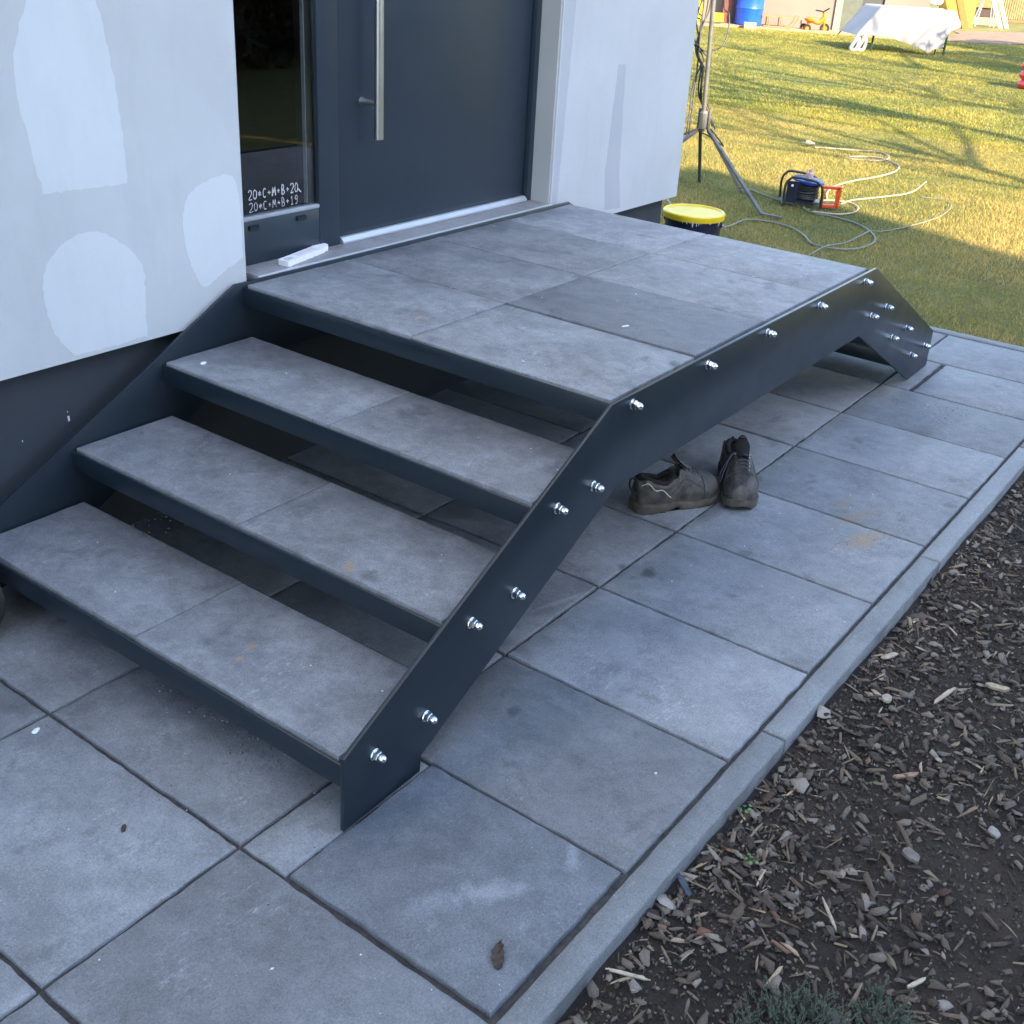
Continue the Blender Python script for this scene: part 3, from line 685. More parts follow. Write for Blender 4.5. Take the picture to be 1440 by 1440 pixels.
    # tongue
    def tong(a_, b_):
        t = .58-.20*b_; bend = .050*b_**1.6; wd = (.016+.008*b_)*(1-.55*max(0, b_-.72)/.28)
        a = (a_-.5)*2*wd; return W(t+.0, a+cl(t), top(.56)*(1-b_)+ (.112+.030*b_)*b_ + .006*(1-((a_-.5)*2)**2) - .002*b_)
    tg = MB().grid(tong, 8, 10); n0 = len(tg.v)
    off = Vector((0, 0, .006))-f*(-.004); tg.add([Vector(v_)+off for v_ in tg.v], [tuple(reversed(q)) for q in tg.f])
    build(tg, 'tongue', 'lining' if not loose else 'leather', root, smooth=60)
    if not loose:
        c_ = W(.40, cl(.4), .143); pl = MB().lathe([(.0, 0), (.014, .0), (.014, .0018), (.0, .0022)], c_, 18, axis=(-f*.55+Vector((0, 0, .85)))*1., cap=False)
        build(pl, 'tongue_badge', simple('brown_badge', (.16, .10, .085), .6), root)
    # heel loop
    pts = [W(-.005, -.006+cl(0), .088), W(-.05, -.006, .094), W(-.075, 0, .078), W(-.05, .006, .062), W(-.004, .006, .06)]
    build(MB().tube(spline(pts, 5), .0032, 6), 'pull_loop', 'lining', root)
    # laces
    for i in range(5):
        t = .50+.045*i; h = top(t)+.004; wq = .019-.001*i
        pts = spline([W(t, -wq+cl(t), h-.006), W(t+.01, -wq*.4+cl(t), h+.002), W(t+.018, wq*.4+cl(t), h+.003), W(t+.022, wq+cl(t), h-.005)], 4); build(MB().tube(pts, .0019, 6), 'lace', 'lace', root)
        pts = spline([W(t, wq+cl(t), h-.006), W(t+.01, wq*.4+cl(t), h+.003), W(t+.018, -wq*.4+cl(t), h+.0045), W(t+.022, -wq+cl(t), h-.005)], 4); build(MB().tube(pts, .0019, 6), 'lace', 'lace', root)
        for q in (-1, 1): build(MB().lathe([(.0015, 0), (.0036, 0), (.0036, .0012), (.0015, .0014)], W(t+.01, q*(wq+.002)+cl(t), h-.0055), 10), 'eyelet', 'chrome', root)
    for q, far, dr in ((1, .70, .05), (-1, .64, .062), (side, .78, .044)):
        t0 = .49; pts = spline([W(t0, q*.006+cl(.5), top(.5)+.006), W(t0+.06, q*.022, top(.56)+.004), W((t0+far)/2+.02, q*.040, top(.62)*.75), W(far, q*.050, dr), W(far-.05, q*.053, dr-.012), W(t0+.07, q*.045, dr+.012), W(t0+.01, q*.018, top(.5)-.0)], 7)
        build(MB().tube(pts, .0019, 6), 'lace', 'lace', root)
    return root
shoe((1.628, .505, gz(1.6, .5)), (1.893, .372, gz(1.9, .36)), 1, 'left one of the two worn dark work shoes, seen from its side beside the stringer')
shoe((2.075, .420, gz(2.1, .43)), (1.826, .255, gz(1.83, .25)), -1, 'right one of the two worn dark work shoes, its toe pointing towards the viewer', loose=False)

# ------------------------------------------------------------------ wheel at the left edge, packet on the sill, small litter
whl = empty('wheelbarrow_wheel', (.048, 1.368, 0), 'dark rounded rubber tyre at the left edge in front of the lowest step', 'wheel')
ax = Vector((.75, .5, 0)).normalized(); c_ = Vector((.046, 1.370, .112+gz(.05, 1.37)))
mb = MB(); prof = []
for i in range(13):
    a = math.pi*i/12; prof.append((.078+.036*math.sin(a)**.8, -.034*math.cos(a)))
mb.lathe(prof, c_, 48, axis=ax, cap=False); build(mb, 'tyre', simple('dusty_tyre', (.035, .034, .028), .85, var=.4, scale=50, bump=.001), whl, smooth=50)
build(MB().lathe([(.006, -.02), (.03, -.026), (.074, -.014), (.08, -.02), (.08, .02), (.074, .014), (.03, .026), (.006, .02)], c_, 32, axis=ax), 'rim', 'plinth', whl)

pk = empty('packet', (1.34, 1.548, .621), 'flat torn white packet with faded pink print lying on the door sill', 'packet')
mb = MB(); A = Vector((1.218, 1.505, .6215)); B = Vector((1.452, 1.560, .6215)); d1 = (B-A).normalized(); d2 = Vector((-d1.y, d1.x, 0))
o1 = [(0, 0), (.012, -.003)]+[(.02+.01*i, .0008*math.sin(i*1.7)) for i in range(18)]+[(.21, .006), (.222, .004), (.236, .012), (.243, .026), (.238, .034), (.240, .042), (.231, .040), (.228, .047), (.221, .041), (.214, .046), (.205, .039), (.196, .043)]+[(.18-.01*i, .040+.0006*math.sin(i*2.1)) for i in range(15)]+[(.022, .041), (.004, .037)]
poly = [A+d1*a+d2*b for a, b in o1]; mb.prism(poly, (0, 0, .0155)); M['card'] = simple('white_foam', (.74, .74, .74), .8, var=.08, scale=60, bump=.0008, bscale=120)
build(mb, 'packet_body', 'card', pk, smooth=25)
poly = [A+d1*a+d2*b+Vector((0, 0, .0162)) for a, b in ((.075, .010), (.175, .013), (.178, .034), (.072, .031))]; pm = NT('faded_pink_print'); pp = pm.pos()
pm.set(Base_Color=pm.mix((.72, .72, .73), (.62, .36, .42), pm.ramp(pm.noise(pm.mapping(pp, (60, 500, 1)), 2., 3), [(.45, 0.), (.6, .8)])), Roughness=.8)
build(MB().prism(poly, (0, 0, .0003)), 'printed_label', pm.m, pk, smooth=0)
poly = [A+d1*a+d2*b+Vector((0, 0, .0162)) for a, b in ((.014, .009), (.044, .010), (.044, .029), (.014, .027))]; pm = NT('small_grey_print'); pp = pm.pos()
pm.set(Base_Color=pm.mix((.7, .7, .7), (.18, .18, .2), pm.ramp(pm.noise(pm.mapping(pp, (900, 90, 1)), 1., 2), [(.48, 0.), (.52, .8)])), Roughness=.8)
build(MB().prism(poly, (0, 0, .0003)), 'printed_label', pm.m, pk, smooth=0)

def leafpiece(x, y, z):
    mb = MB(); rs = random.Random(3)
    def fn(a, b):
        L = .030; t = a; wd = (.0095*math.sin(math.pi*min(1, t*1.05))**.6+.001)*(1.25-.5*t)+.0012*math.sin(t*26); q = (b-.5)*2
        px = (t-.5)*L*1.9; py = q*wd+.004*math.sin(t*3); pz = .002+.006*(abs(q)**1.5)*math.sin(t*2.6+.3)+.004*t*t
        an = .55; return (x+px*math.cos(an)-py*math.sin(an), y+px*math.sin(an)+py*math.cos(an), z+pz+.0012*math.sin(a*19+b*9))
    mb.grid(fn, 20, 8); n0 = len(mb.v); mb.add([(a, b, c+.0009) for a, b, c in mb.v], [tuple(reversed(q)) for q in mb.f]); return mb
build(leafpiece(.100, -.160, gz(.1, -.16)+.003), 'dead_leaf', simple('brown_leaf', (.055, .036, .028), .75, var=.5, scale=130, bump=.0012, bscale=300), label='curled dark brown dead leaf on the darker front slab', category='leaf', smooth=60)
piece('mud_crumb', -.097, .572, .016, .008, .006, .6, (.06, .04, .03), 'small brown crumb of mud on the slab left of the first step', 'mud crumb', seed=21, z=gz(-.1, .57)+.0005)
piece('paint_chip', -.034, .950, .020, .012, .001, .5, (.72, .74, .75), 'oval white paint chip near the slab joint at the far left', 'paint chip', seed=22, z=gz(0, .95)+.0004, tilt=0)
piece('plaster_flake', 1.50, .522, .024, .008, .002, -.35, (.66, .70, .68), 'white flake on the darker slab of the landing', 'plaster flake', seed=23, z=.6148, tilt=0)
piece('plaster_flake', .803, 1.392, .018, .012, .003, .3, (.72, .73, .74), 'white flake at the wall end of the third step', 'plaster flake', seed=24, z=.4608, tilt=0)
piece('dead_leaf', .970, .513, .016, .006, .002, .8, (.25, .18, .13), 'tiny tan leaf scrap at the outer end of the second step', 'leaf', seed=25, z=.3075, tilt=0) if False else None

def crumbs(spec, name, label, cat, seed=5):
    rs = np.random.RandomState(seed); V = []; F = []; Cc = []
    base = np.array([(1, 0, 0), (0, 1, 0), (-1, 0, 0), (0, -1, 0), (0, 0, 1), (0, 0, -.6)], float); tri = [(0, 1, 4), (1, 2, 4), (2, 3, 4), (3, 0, 4), (1, 0, 5), (2, 1, 5), (3, 2, 5), (0, 3, 5)]
    for (n, cx, cy, sx_, sy_, zf, r0, r1, ca, cb, ang) in spec:
        for i in range(n):
            a, b = rs.normal(0, sx_), rs.normal(0, sy_); x = cx+a*math.cos(ang)-b*math.sin(ang); y = cy+a*math.sin(ang)+b*math.cos(ang)
            z = zf(x, y) if callable(zf) else zf
            if z is None: continue
            r = r0+(r1-r0)*rs.uniform()**2.5; sc_ = r*rs.uniform(.6, 1.3, 3); sc_[2] *= .6
            P = base*rs.uniform(.75, 1.2, (6, 1))*sc_; an = rs.uniform(0, 6.28); Rz = np.array([[math.cos(an), -math.sin(an), 0], [math.sin(an), math.cos(an), 0], [0, 0, 1]])
            P = P@Rz.T+np.array([x, y, z+sc_[2]*.5]); bq = len(V)*6; V.append(P); F += [(p[0]+bq, p[1]+bq, p[2]+bq) for p in tri]
            t = rs.uniform(); Cc.append(np.tile(np.array(ca)*(1-t)+np.array(cb)*t, (6, 1)))
    return tinted(name, np.vstack(V), F, np.vstack(Cc), 'chip', label=label, cat=cat, kind='stuff')
wh = ((.55, .56, .57), (.8, .82, .84)); gr_ = ((.10, .10, .10), (.32, .31, .29)); dk = ((.02, .018, .016), (.07, .06, .05)); cl_ = ((.20, .13, .08), (.33, .22, .14))
def pz(x, y):
    u = cg*x+sg*y; v = -sg*x+cg*y
    return gz(x, y) if v > K+.01 else None
crumbs([(70, 1.7, -.0, .9, .14, pz, .0006, .0040, *wh, 0), (14, 3.0, .02, .16, .08, pz, .002, .006, *wh, .2), (34, -.1, .5, .35, .35, pz, .0005, .0026, *wh, 0), (26, .2, .0, .15, .12, pz, .001, .003, *wh, 0)], 'plaster_crumbs', 'scattered white plaster crumbs on the paving slabs', 'plaster crumbs', 11)
crumbs([(40, 1.8, .87, .45, .32, .6143, .001, .003, *wh, 0), (7, .9, .8, .03, .4, .4606, .001, .0035, *wh, 0), (6, .6, .8, .06, .4, .3073, .001, .003, *wh, 0), (8, .3, .8, .06, .4, .1537, .001, .003, *wh, 0)], 'plaster_crumbs', 'tiny white plaster crumbs on the steps and the landing', 'plaster crumbs', 12)
crumbs([(330, .24, .60, .035, .16, pz, .0008, .0045, *gr_, .0), (240, .26, .52, .05, .12, pz, .0006, .0022, *dk, 0), (120, 3.42, .33, .05, .025, pz, .001, .004, *gr_, 0), (90, .66, 1.52, .04, .06, pz, .001, .006, *gr_, 0)], 'grit', 'loose grey grit spilled on the slabs under the stairs', 'grit', 13)
crumbs([(170, 1.86, -.08, .055, .022, pz, .0006, .0022, *cl_, -.3), (60, 1.95, -.14, .03, .02, pz, .0006, .002, *cl_, -.3), (120, 3.0, .02, .10, .05, pz, .0006, .0028, *dk, 0), (300, 1.9, .05, .8, .17, pz, .0005, .0022, *dk, 0), (130, .0, .4, .4, .5, pz, .0005, .0020, *dk, 0), (900, 1.4, K, 1.4, .0035, lambda x, y: gz(x, y)-.004, .0008, .0035, *dk, GR)], 'soil_crumbs', 'brown soil crumbs scattered on the paving and along the kerb joint', 'soil crumbs', 14)
crumbs([(160, .214, .034, .018, .0022, pz, .0005, .0016, *wh, .62), (60, .235, .022, .006, .004, pz, .0006, .0022, *wh, .62), (30, .19, .045, .014, .0012, pz, .0004, .001, *wh, .62)], 'mortar_smear', 'whitish scraped mortar smear in the middle of the darker front slab', 'mortar smear', 15)

# ------------------------------------------------------------------ bucket
M['yellow'] = simple('yellow_plastic', (.75, .55, .010), .38, var=.06)
M['darkplastic'] = simple('dark_blue_plastic', (.012, .014, .035), .35)
bz = gz(3.9, 1.58)-.002; bc = Vector((3.915, 1.583, bz))
bk = empty('bucket', bc, 'dark plastic bucket with a bright yellow lid behind the landing', 'bucket')
build(MB().lathe([(.115, 0), (.120, .004), (.137, .30), (.139, .318), (.146, .320), (.146, .338), (.139, .340)], bc, 40), 'bucket_body', 'darkplastic', bk, smooth=30)
build(MB().lathe([(.1395, .326), (.1485, .327), (.1505, .333), (.1505, .352), (.147, .357), (.139, .357), (.134, .351), (.02, .350), (.0, .350)], bc, 48, cap=False), 'lid', 'yellow', bk, smooth=30)
pts = [bc+Vector((math.cos(a)*.149, math.sin(a)*.149, .30-.16*math.sin((a+1.9)/3.14*math.pi) if 0 else .305-.17*math.sin((a-R(-75))/math.pi))) for a in [R(-75)+math.pi*i/16 for i in range(17)]]
build(MB().tube(pts, .0022, 6), 'handle', 'chrome', bk)
for a in (-75, 105): build(MB().lathe([(.012, 0), (.012, .006), (.006, .009)], bc+Vector((math.cos(R(a))*.137, math.sin(R(a))*.137, .303)), 12, axis=(math.cos(R(a)), math.sin(R(a)), 0)), 'handle_lug', 'darkplastic', bk)
rs = random.Random(4)
for a in (188, 196, 203, 207, 214, 218, 222, 240, 262):
    x = math.cos(R(a)); y = math.sin(R(a)); hh = rs.uniform(.006, .026); wd = rs.uniform(.002, .006)
    t = Vector((-y, x, 0)); c0 = bc+Vector((x*.1515, y*.1515, .330)); n_ = Vector((x, y, 0))
    build(MB().prism([c0-t*wd, c0+t*wd*.9, c0+t*wd*.5-Vector((0, 0, hh*.7))-n_*.004, c0-Vector((0, 0, hh))-n_*.005, c0-t*wd*.7-Vector((0, 0, hh*.6))-n_*.004], n_*.0015), 'paint_drip', 'chalk', bk, smooth=0)

# ------------------------------------------------------------------ lamp tripod with cables
M['galv'] = simple('dull_galvanised_steel', (.15, .15, .15), .55, .35, var=.25, scale=15)
M['cable'] = simple('grey_black_cable', (.030, .031, .034), .55)
G0 = Vector((5.97, 2.63, LZ)); TOP = Vector((5.90, 2.72, 3.3))
tp = empty('tripod_stand', G0, 'grey steel tripod mast standing on the lawn beside the house corner', 'tripod')
HB = Vector((5.965, 2.635, .44)); HT = Vector((5.962, 2.64, .55))
build(MB().tube([HB-Vector((0, 0, .02)), HB+(TOP-HB)*.45, TOP], .0150, 14), 'mast', 'galv', tp)
build(MB().lathe([(.022, -.0), (.030, .0), (.030, .10), (.022, .115)], HB, 12), 'hub', 'galv', tp, smooth=25)
for sg_, yy in ((-1, 0), (1, 0)): build(MB().box((HB.x-.006, HB.y+sg_*.037-.006, HB.z-.005), (HB.x+.02, HB.y+sg_*.037+.006, HB.z+.125), .003), 'bracket', 'galv', tp)
build(MB().box((TOP.x-.05, TOP.y-.5, TOP.z-.02), (TOP.x+.05, TOP.y+.5, TOP.z+.03), .006), 'crossbar', 'galv', tp)
for pts in ([(5.985, 2.60, .43), (5.640, 1.985, .035), (5.662, 1.86, .030)], [(6.0, 2.60, .42), (6.152, 2.385, .045), (6.235, 2.365, .035)], [(5.985, 2.66, .43), (6.262, 2.76, .035)], [(5.955, 2.66, .43), (5.47, 2.98, .035), (5.40, 3.03, .03)], [(5.95, 2.665, .43), (5.93, 3.12, .22), (5.92, 3.30, .035)]):
    mb = MB(); P_ = [Vector(q) for q in pts]
    for a, b in zip(P_[:-1], P_[1:]):
        d = (b-a); sd_ = d.cross(Vector((0, 0, 1))).normalized()*.0105; u_ = sd_.cross(d).normalized()*.009; mb.obox((a+b)/2, d/2, sd_, u_)
    build(mb, 'leg', 'galv', tp, smooth=0)
cb = empty('cable_bundle', (6.0, 2.72, .4), 'tangle of dark cables hanging down beside the tripod mast', 'cables')
cabs = [[(6.125, 2.88, 1.9), (6.125, 2.861, 1.213), (6.101, 2.808, 1.109), (6.033, 2.782, .96), (6.006, 2.769, .897), (5.998, 2.711, .815), (5.977, 2.69, .711), (5.99, 2.68, .60)],
        [(6.13, 2.83, 1.9), (6.146, 2.831, 1.215), (6.092, 2.80, 1.048), (6.032, 2.79, .928), (6.013, 2.73, .837), (5.958, 2.74, .709), (5.856, 2.69, .516), (5.808, 2.67, .402)],
        [(6.02, 2.66, 1.75), (6.222, 2.725, 1.224), (6.211, 2.67, 1.142), (6.172, 2.64, 1.036), (6.118, 2.646, .949), (6.045, 2.72, .916), (5.99, 2.76, .95)],
        [(6.17, 2.80, 1.9), (6.173, 2.793, 1.218), (6.105, 2.80, 1.069), (6.029, 2.79, .919), (6.02, 2.71, .795), (5.99, 2.69, .628), (6.0, 2.58, .46)],
        [(6.10, 2.85, 1.8), (6.10, 2.85, 1.15), (6.052, 2.78, .962), (5.989, 2.74, .753), (5.908, 2.70, .582), (5.822, 2.66, .411)],
        [(6.11, 2.79, 1.9), (6.10, 2.80, 1.3), (6.00, 2.83, 1.02), (6.05, 2.74, .88), (5.985, 2.71, .80), (5.97, 2.70, .66), (5.99, 2.65, .56)]]
cabs += [[(x+.03*math.sin(3*z+1), y+.035*math.cos(4*z), z-.02) for x, y, z in c_] for c_ in cabs[:1]+cabs[3:4]]+[[(x-.02*math.sin(5*z+1), y+.05*math.cos(3*z+1), z-.02) for x, y, z in cabs[5]]]
for c_ in cabs: build(MB().tube(spline(c_, 8), .0056, 6), 'cable', 'cable', cb, smooth=60)
build(MB().tube(spline([(5.81, 2.67, .40), (5.70, 2.76, .39), (5.60, 2.83, .36), (5.50, 2.80, .25), (5.30, 2.55, .16), (5.08, 2.30, .08), (4.95, 2.12, .04), (4.80, 1.98, .035)], 8), .0062, 7), 'cable', simple('pale_cable', (.26, .29, .26), .5), cb, smooth=60)
build(MB().tube(spline([(6.01, 2.60, .44), (6.06, 2.55, .37), (6.03, 2.50, .34), (5.97, 2.56, .39), (5.93, 2.62, .42)], 8), .005, 6), 'cable', 'cable', cb, smooth=60)

# ------------------------------------------------------------------ cables on the lawn
M['hose'] = simple('grey_rubber_cable', (.19, .20, .175), .6, var=.15, scale=8)
M['hose2'] = simple('beige_cable', (.40, .33, .25), .6, var=.1, scale=8)
def lay(name, pts, r, mat, label, cat='cable', z=.034, group=None):
    P_ = [(a, b, max(lawnz(a, b)+r+.003, (q[0] if q else z)-.014)) for a, b, *q in pts]
    return build(MB().tube(spline(P_, 8), r, 8), name, mat, smooth=60, label=label, category=cat, group=group)
lay('extension_cable', [(4.55, 1.75), (4.80, 1.86), (5.02, 1.99), (5.208, 1.985), (5.44, 1.99), (5.504, 1.867), (5.481, 1.723), (5.359, 1.578), (5.209, 1.468), (5.179, 1.369), (5.233, 1.261), (5.369, 1.207), (5.56, 1.213), (5.745, 1.30), (5.915, 1.46), (5.978, 1.651), (5.98, 1.773), (6.048, 1.871), (6.111, 1.898)], .0062, 'hose', 'grey cable running in a wide loop over the shaded grass to the cable reel')
lay('extension_cable', [(4.70, 1.37), (4.93, 1.362), (5.163, 1.362, .05), (5.4, 1.327), (5.668, 1.32, .05), (5.80, 1.33), (5.86, 1.27), (6.147, 1.198), (6.566, 1.15), (6.968, 1.193), (7.15, 1.30), (7.13, 1.45)], .0046, 'hose', 'thin grey cable crossing under the loop and running right into the sunlit grass')
lay('extension_cable', [(8.528, 2.844), (8.575, 2.773), (8.705, 2.566), (8.804, 2.38), (8.673, 2.239), (8.402, 2.202), (8.243, 2.387), (8.30, 2.46), (8.484, 2.294, .05), (8.321, 2.042), (7.973, 1.943), (7.585, 1.962), (7.293, 2.018), (6.986, 2.034), (6.70, 1.98), (6.45, 1.88)], .0068, 'hose2', 'beige cable snaking over the sunlit grass behind the reel, its plug at the far end')
lay('extension_cable', [(7.75, 1.62), (7.217, 1.561), (6.879, 1.649), (6.604, 1.751), (6.40, 1.76)], .006, 'hose2', 'short beige cable leading right from the orange handle of the reel')
lay('extension_cable', [(6.36, 2.50), (6.295, 2.352), (6.201, 2.175), (6.132, 2.039), (6.09, 1.93)], .006, 'hose', 'grey cable between the tripod foot and the left side of the reel')
lay('extension_cable', [(6.02, 1.80), (6.07, 1.66), (6.22, 1.60), (6.40, 1.64), (6.50, 1.74), (6.47, 1.84), (6.40, 1.90)], .006, 'hose2', 'beige cable curled around the orange handle of the reel')
pl = empty('cable_plug', (8.53, 2.87, .03), 'grey plug lying in the sunlit grass at the end of the beige cable', 'plug')
build(MB().lathe([(.011, 0), (.014, .02), (.024, .045), (.024, .075), (.019, .078)], (8.526, 2.850, .058), 14, axis=(-.15, .98, 0)), 'plug_body', 'hose', pl)
for q in (-.010, .010): build(MB().tube([(8.51+q, 2.92, .058), (8.507+q, 2.95, .058)], .0035, 8), 'pin', 'chrome', pl)

# ------------------------------------------------------------------ cable reel
RC = Vector((6.17, 1.955, LZ+.012)); vr = Vector((.5, -.86, 0)).normalized(); vd = Vector((.86, .5, 0))
reel = empty('cable_reel', RC, 'cable reel with blue flanges and black frame lying on the grass at the shadow edge', 'cable reel')
axr = (Vector((0, 0, 1))+vr*.10-vd*.05).normalized(); cc = RC+vr*.02+Vector((0, 0, .03))
M['blue'] = simple('blue_plastic', (.010, .035, .20), .35, var=.08)
M['orange'] = simple('orange_red_plastic', (.72, .075, .015), .45, var=.08)
build(MB().lathe([(.03, 0), (.125, .0), (.132, .004), (.132, .012), (.125, .016), (.03, .012)], cc, 36, axis=axr), 'flange', 'darkplastic', reel)
build(MB().lathe([(.03, 0), (.125, .004), (.132, .0), (.132, .012), (.125, .018), (.05, .024), (.03, .03)], cc+axr*.155, 36, axis=axr), 'flange', 'blue', reel)
rs = random.Random(9)
for k in range(8):
    r_ = .088+.012*rs.random(); pts = [cc+axr*(.026+.0165*k+.003*math.sin(a*2+k))+(vr*math.cos(a)+vd*math.sin(a))*(r_+.003*math.sin(3*a+k)) for a in [2*math.pi*i/28 for i in range(28)]]
    build(MB().tube(pts, .0095, 8, closed=True), 'cable_winding', 'cable', reel, smooth=60)
build(MB().lathe([(.05, .0), (.075, .0), (.075, .14), (.05, .14)], cc+axr*.015, 24, axis=axr), 'drum', 'rubber', reel)
for q in (-.085, .085):
    b = RC+vd*q*0+vd*(-.14 if q < 0 else .14); pts = [b-vr*.155+Vector((0, 0, .0)), b-vr*.160+Vector((0, 0, .16)), b-vr*.13+Vector((0, 0, .215)), b-vr*.09+Vector((0, 0, .232)), b+vr*.06+Vector((0, 0, .215)), b+vr*.115+Vector((0, 0, .19)), b+vr*.14+Vector((0, 0, .15)), b+vr*.15+Vector((0, 0, .0))]
    build(MB().tube(spline(pts, 5), .0105, 10), 'frame_tube', simple('black_frame_tube', (.03, .028, .026), .4), reel, smooth=60)
build(MB().tube([RC-vr*.155-vd*.14+Vector((0, 0, .008)), RC-vr*.155+vd*.14+Vector((0, 0, .008))], .010, 8), 'frame_tube', 'rubber', reel)
b = RC-vd*.135-vr*.10; build(MB().obox(b+Vector((0, 0, .115)), vr*.045, vd*.006, Vector((0, 0, .085))), 'socket_panel', 'darkplastic', reel, smooth=0)
build(MB().lathe([(.002, 0), (.011, 0), (.010, .006), (.002, .008)], b-vd*.007-vr*.005+Vector((0, 0, .165)), 14, axis=-vd), 'knob', 'card', reel)
build(MB().lathe([(.002, 0), (.034, 0), (.030, .045), (.016, .05), (.014, .075), (.002, .078)], cc+axr*.18, 18, axis=axr), 'centre_plug', simple('pink_grey_plug', (.55, .38, .36), .5), reel)
b = RC+vr*.155; 
for z_ in (.018, .165): build(MB().obox(b+vr*.06-vd*.10+Vector((0, 0, z_)), vr*.072, vd*.02, Vector((0, 0, .011))), 'handle_bar', 'orange', reel, smooth=0)
build(MB().obox(b+vr*.125-vd*.10+Vector((0, 0, .0915)), vr*.016, vd*.02, Vector((0, 0, .085))), 'handle_bar', 'orange', reel, smooth=0)
build(MB().obox(b+vr*.0-vd*.10+Vector((0, 0, .075)), vr*.010, vd*.02, Vector((0, 0, .06))), 'handle_bar', 'orange', reel, smooth=0)

reel.scale = (.80, .80, .80); reel.location.z += .002
# ------------------------------------------------------------------ trestle table and cloth
r3 = Vector((.6895, -.7243, 0)); d3 = Vector((.7243, .6895, 0)); A3 = Vector((19.65, 6.50, LZ))
tb = empty('garden_table', A3+r3*.7+d3*.3, 'folding table with dark green legs standing on the sunlit lawn', 'table')
build(MB().obox(A3+r3*.70+d3*.32+Vector((0, 0, .70)), r3*.66, d3*.36, Vector((0, 0, .015))), 'tabletop', simple('table_wood', (.35, .25, .14), .6), tb)
M['green'] = simple('green_tube', (.015, .05, .028), .45)
for a in (0, 1.37):
    for b in (0., .55): build(MB().tube([A3+r3*a+d3*b, A3+r3*(a+.03)+d3*b+Vector((0, 0, .69))], .019, 8), 'leg', 'green', tb)
    build(MB().tube([A3+r3*a+d3*0+Vector((0, 0, .12)), A3+r3*a+d3*.55+Vector((0, 0, .12))], .012, 8), 'leg_brace', 'green', tb)
for a in (1.18,): build(MB().tube([A3+r3*a-d3*.05, A3+r3*(a+.12)+d3*.1+Vector((0, 0, .6))], .014, 8), 'leg_brace', 'green', tb)
M['cloth'] = simple('white_sheet', (.30, .30, .315), .75, var=.03)
prof = [(-.36, .24), (-.30, .26), (-.2, .27), (0, .28), (.25, .27), (.45, .20), (.65, .15), (.85, .09), (.98, .02), (1.05, .10), (1.15, .13), (1.20, .10), (1.28, .30), (1.36, .42), (1.5, .50)]
def interp(t, P_):
    for (a, b), (c_, d) in zip(P_[:-1], P_[1:]):
        if a <= t <= c_: return b+(d-b)*(t-a)/(c_-a)
    return P_[-1][1] if t > P_[-1][0] else P_[0][1]
def clothf(a, b):
    s_ = -.36+1.84*a; bot = interp(s_, prof); tz = .742-max(0, (-s_+.02))*1.25-max(0, s_-1.38)*1.3+.01*mnoise.noise(Vector((s_*3, b*4, 0)))
    if b < .38:      # top, from the back edge forward
        q = b/.38; return A3+r3*s_+d3*(.74-.86*q)+Vector((0, 0, tz+(.0 if q > .1 else -.10*(1-q/.1))))
    q = (b-.38)/.62; fold = .05*math.sin(s_*9+1.3)*q+.03*math.sin(s_*21+q*2)*q+.10*math.exp(-((s_-1.08)/.13)**2)*q
    return A3+r3*(s_+.02*math.sin(q*5+s_*4)*q)+d3*(-.13-.06*q-fold)+Vector((0, 0, tz*(1-q)+bot*q))
mb = MB().grid(clothf, 90, 40); n0 = len(mb.v); mb.add([Vector(v_)+Vector((0, 0, .003))-d3*.003 for v_ in mb.v], [tuple(reversed(q)) for q in mb.f])
clo = build(mb, 'tablecloth', 'cloth', smooth=80, label='large white sheet thrown over the garden table and hanging down its front', category='tablecloth')
for q in (0, .13):
    pts = [A3-r3*(.44-q)+d3*(-.16)+Vector((0, 0, .0))+Vector((0, 0, z_))+r3*x_ for x_, z_ in ((.10, .27), (.05, .16), (.0, .05), (.03, .02), (.09, .03), (.12, .12), (.11, .24))]
    build(MB().tube(spline(pts, 5), .035, 10), 'rolled_end', 'cloth', clo, smooth=60)

# red ribbed tub at the right edge
rc = Vector((16.25, 2.93, LZ)); mb = MB(); pr_ = [(.10, 0)]
for k in range(3): pr_ += [(.15+.02, .02+.12*k), (.19, .06+.12*k), (.17, .10+.12*k), (.14, .12+.12*k)]
rt_ = build(mb.lathe(pr_+[(.1, .37)], rc, 28), 'play_barrel', simple('red_plastic', (.62, .04, .035), .4), label='red ribbed plastic barrel on the lawn at the right edge', category='barrel')

# ------------------------------------------------------------------ far shed and yard
Q0 = Vector((22.5, 10.06, LZ)); rr = Vector((.573, -.82, 0)).normalized(); nn = Vector((-rr.y*-1, 0, 0)); nn = Vector((rr.y, -rr.x, 0))
def sh(s_, o, z): return Q0+rr*s_+nn*o+Vector((0, 0, z))
def shbox(mb, s0, s1, o0, o1, z0, z1):
    return mb.obox(sh((s0+s1)/2, (o0+o1)/2, (z0+z1)/2), rr*(s1-s0)/2, nn*(o1-o0)/2, Vector((0, 0, (z1-z0)/2)))
shed = empty('shed', sh(0, -2, 0), 'cream rendered shed with a pale door at the far edge of the lawn', 'shed')
M['cream'] = simple('cream_render', (.20, .17, .15), .9, var=.06, scale=1.5)
build(shbox(shbox(MB(), -7, 1.72, -4, 0, -.2, 2.7), 2.60, 3.55, -4, 0, -.2, 2.7), 'wall', 'cream', shed, smooth=0)
build(shbox(MB(), 1.721, 2.599, -4, -.5, -.2, 2.7), 'wall', 'dark', shed, smooth=0)
build(shbox(MB(), -7.2, 3.8, -4.3, .3, 2.7, 2.85), 'roof', simple('shed_roof', (.12, .07, .05), .8), shed, smooth=0)
build(shbox(MB(), 1.58, 1.72, .001, .05, .02, 2.1), 'door_trim', simple('cream_trim', (.30, .27, .20), .7), shed, smooth=0)
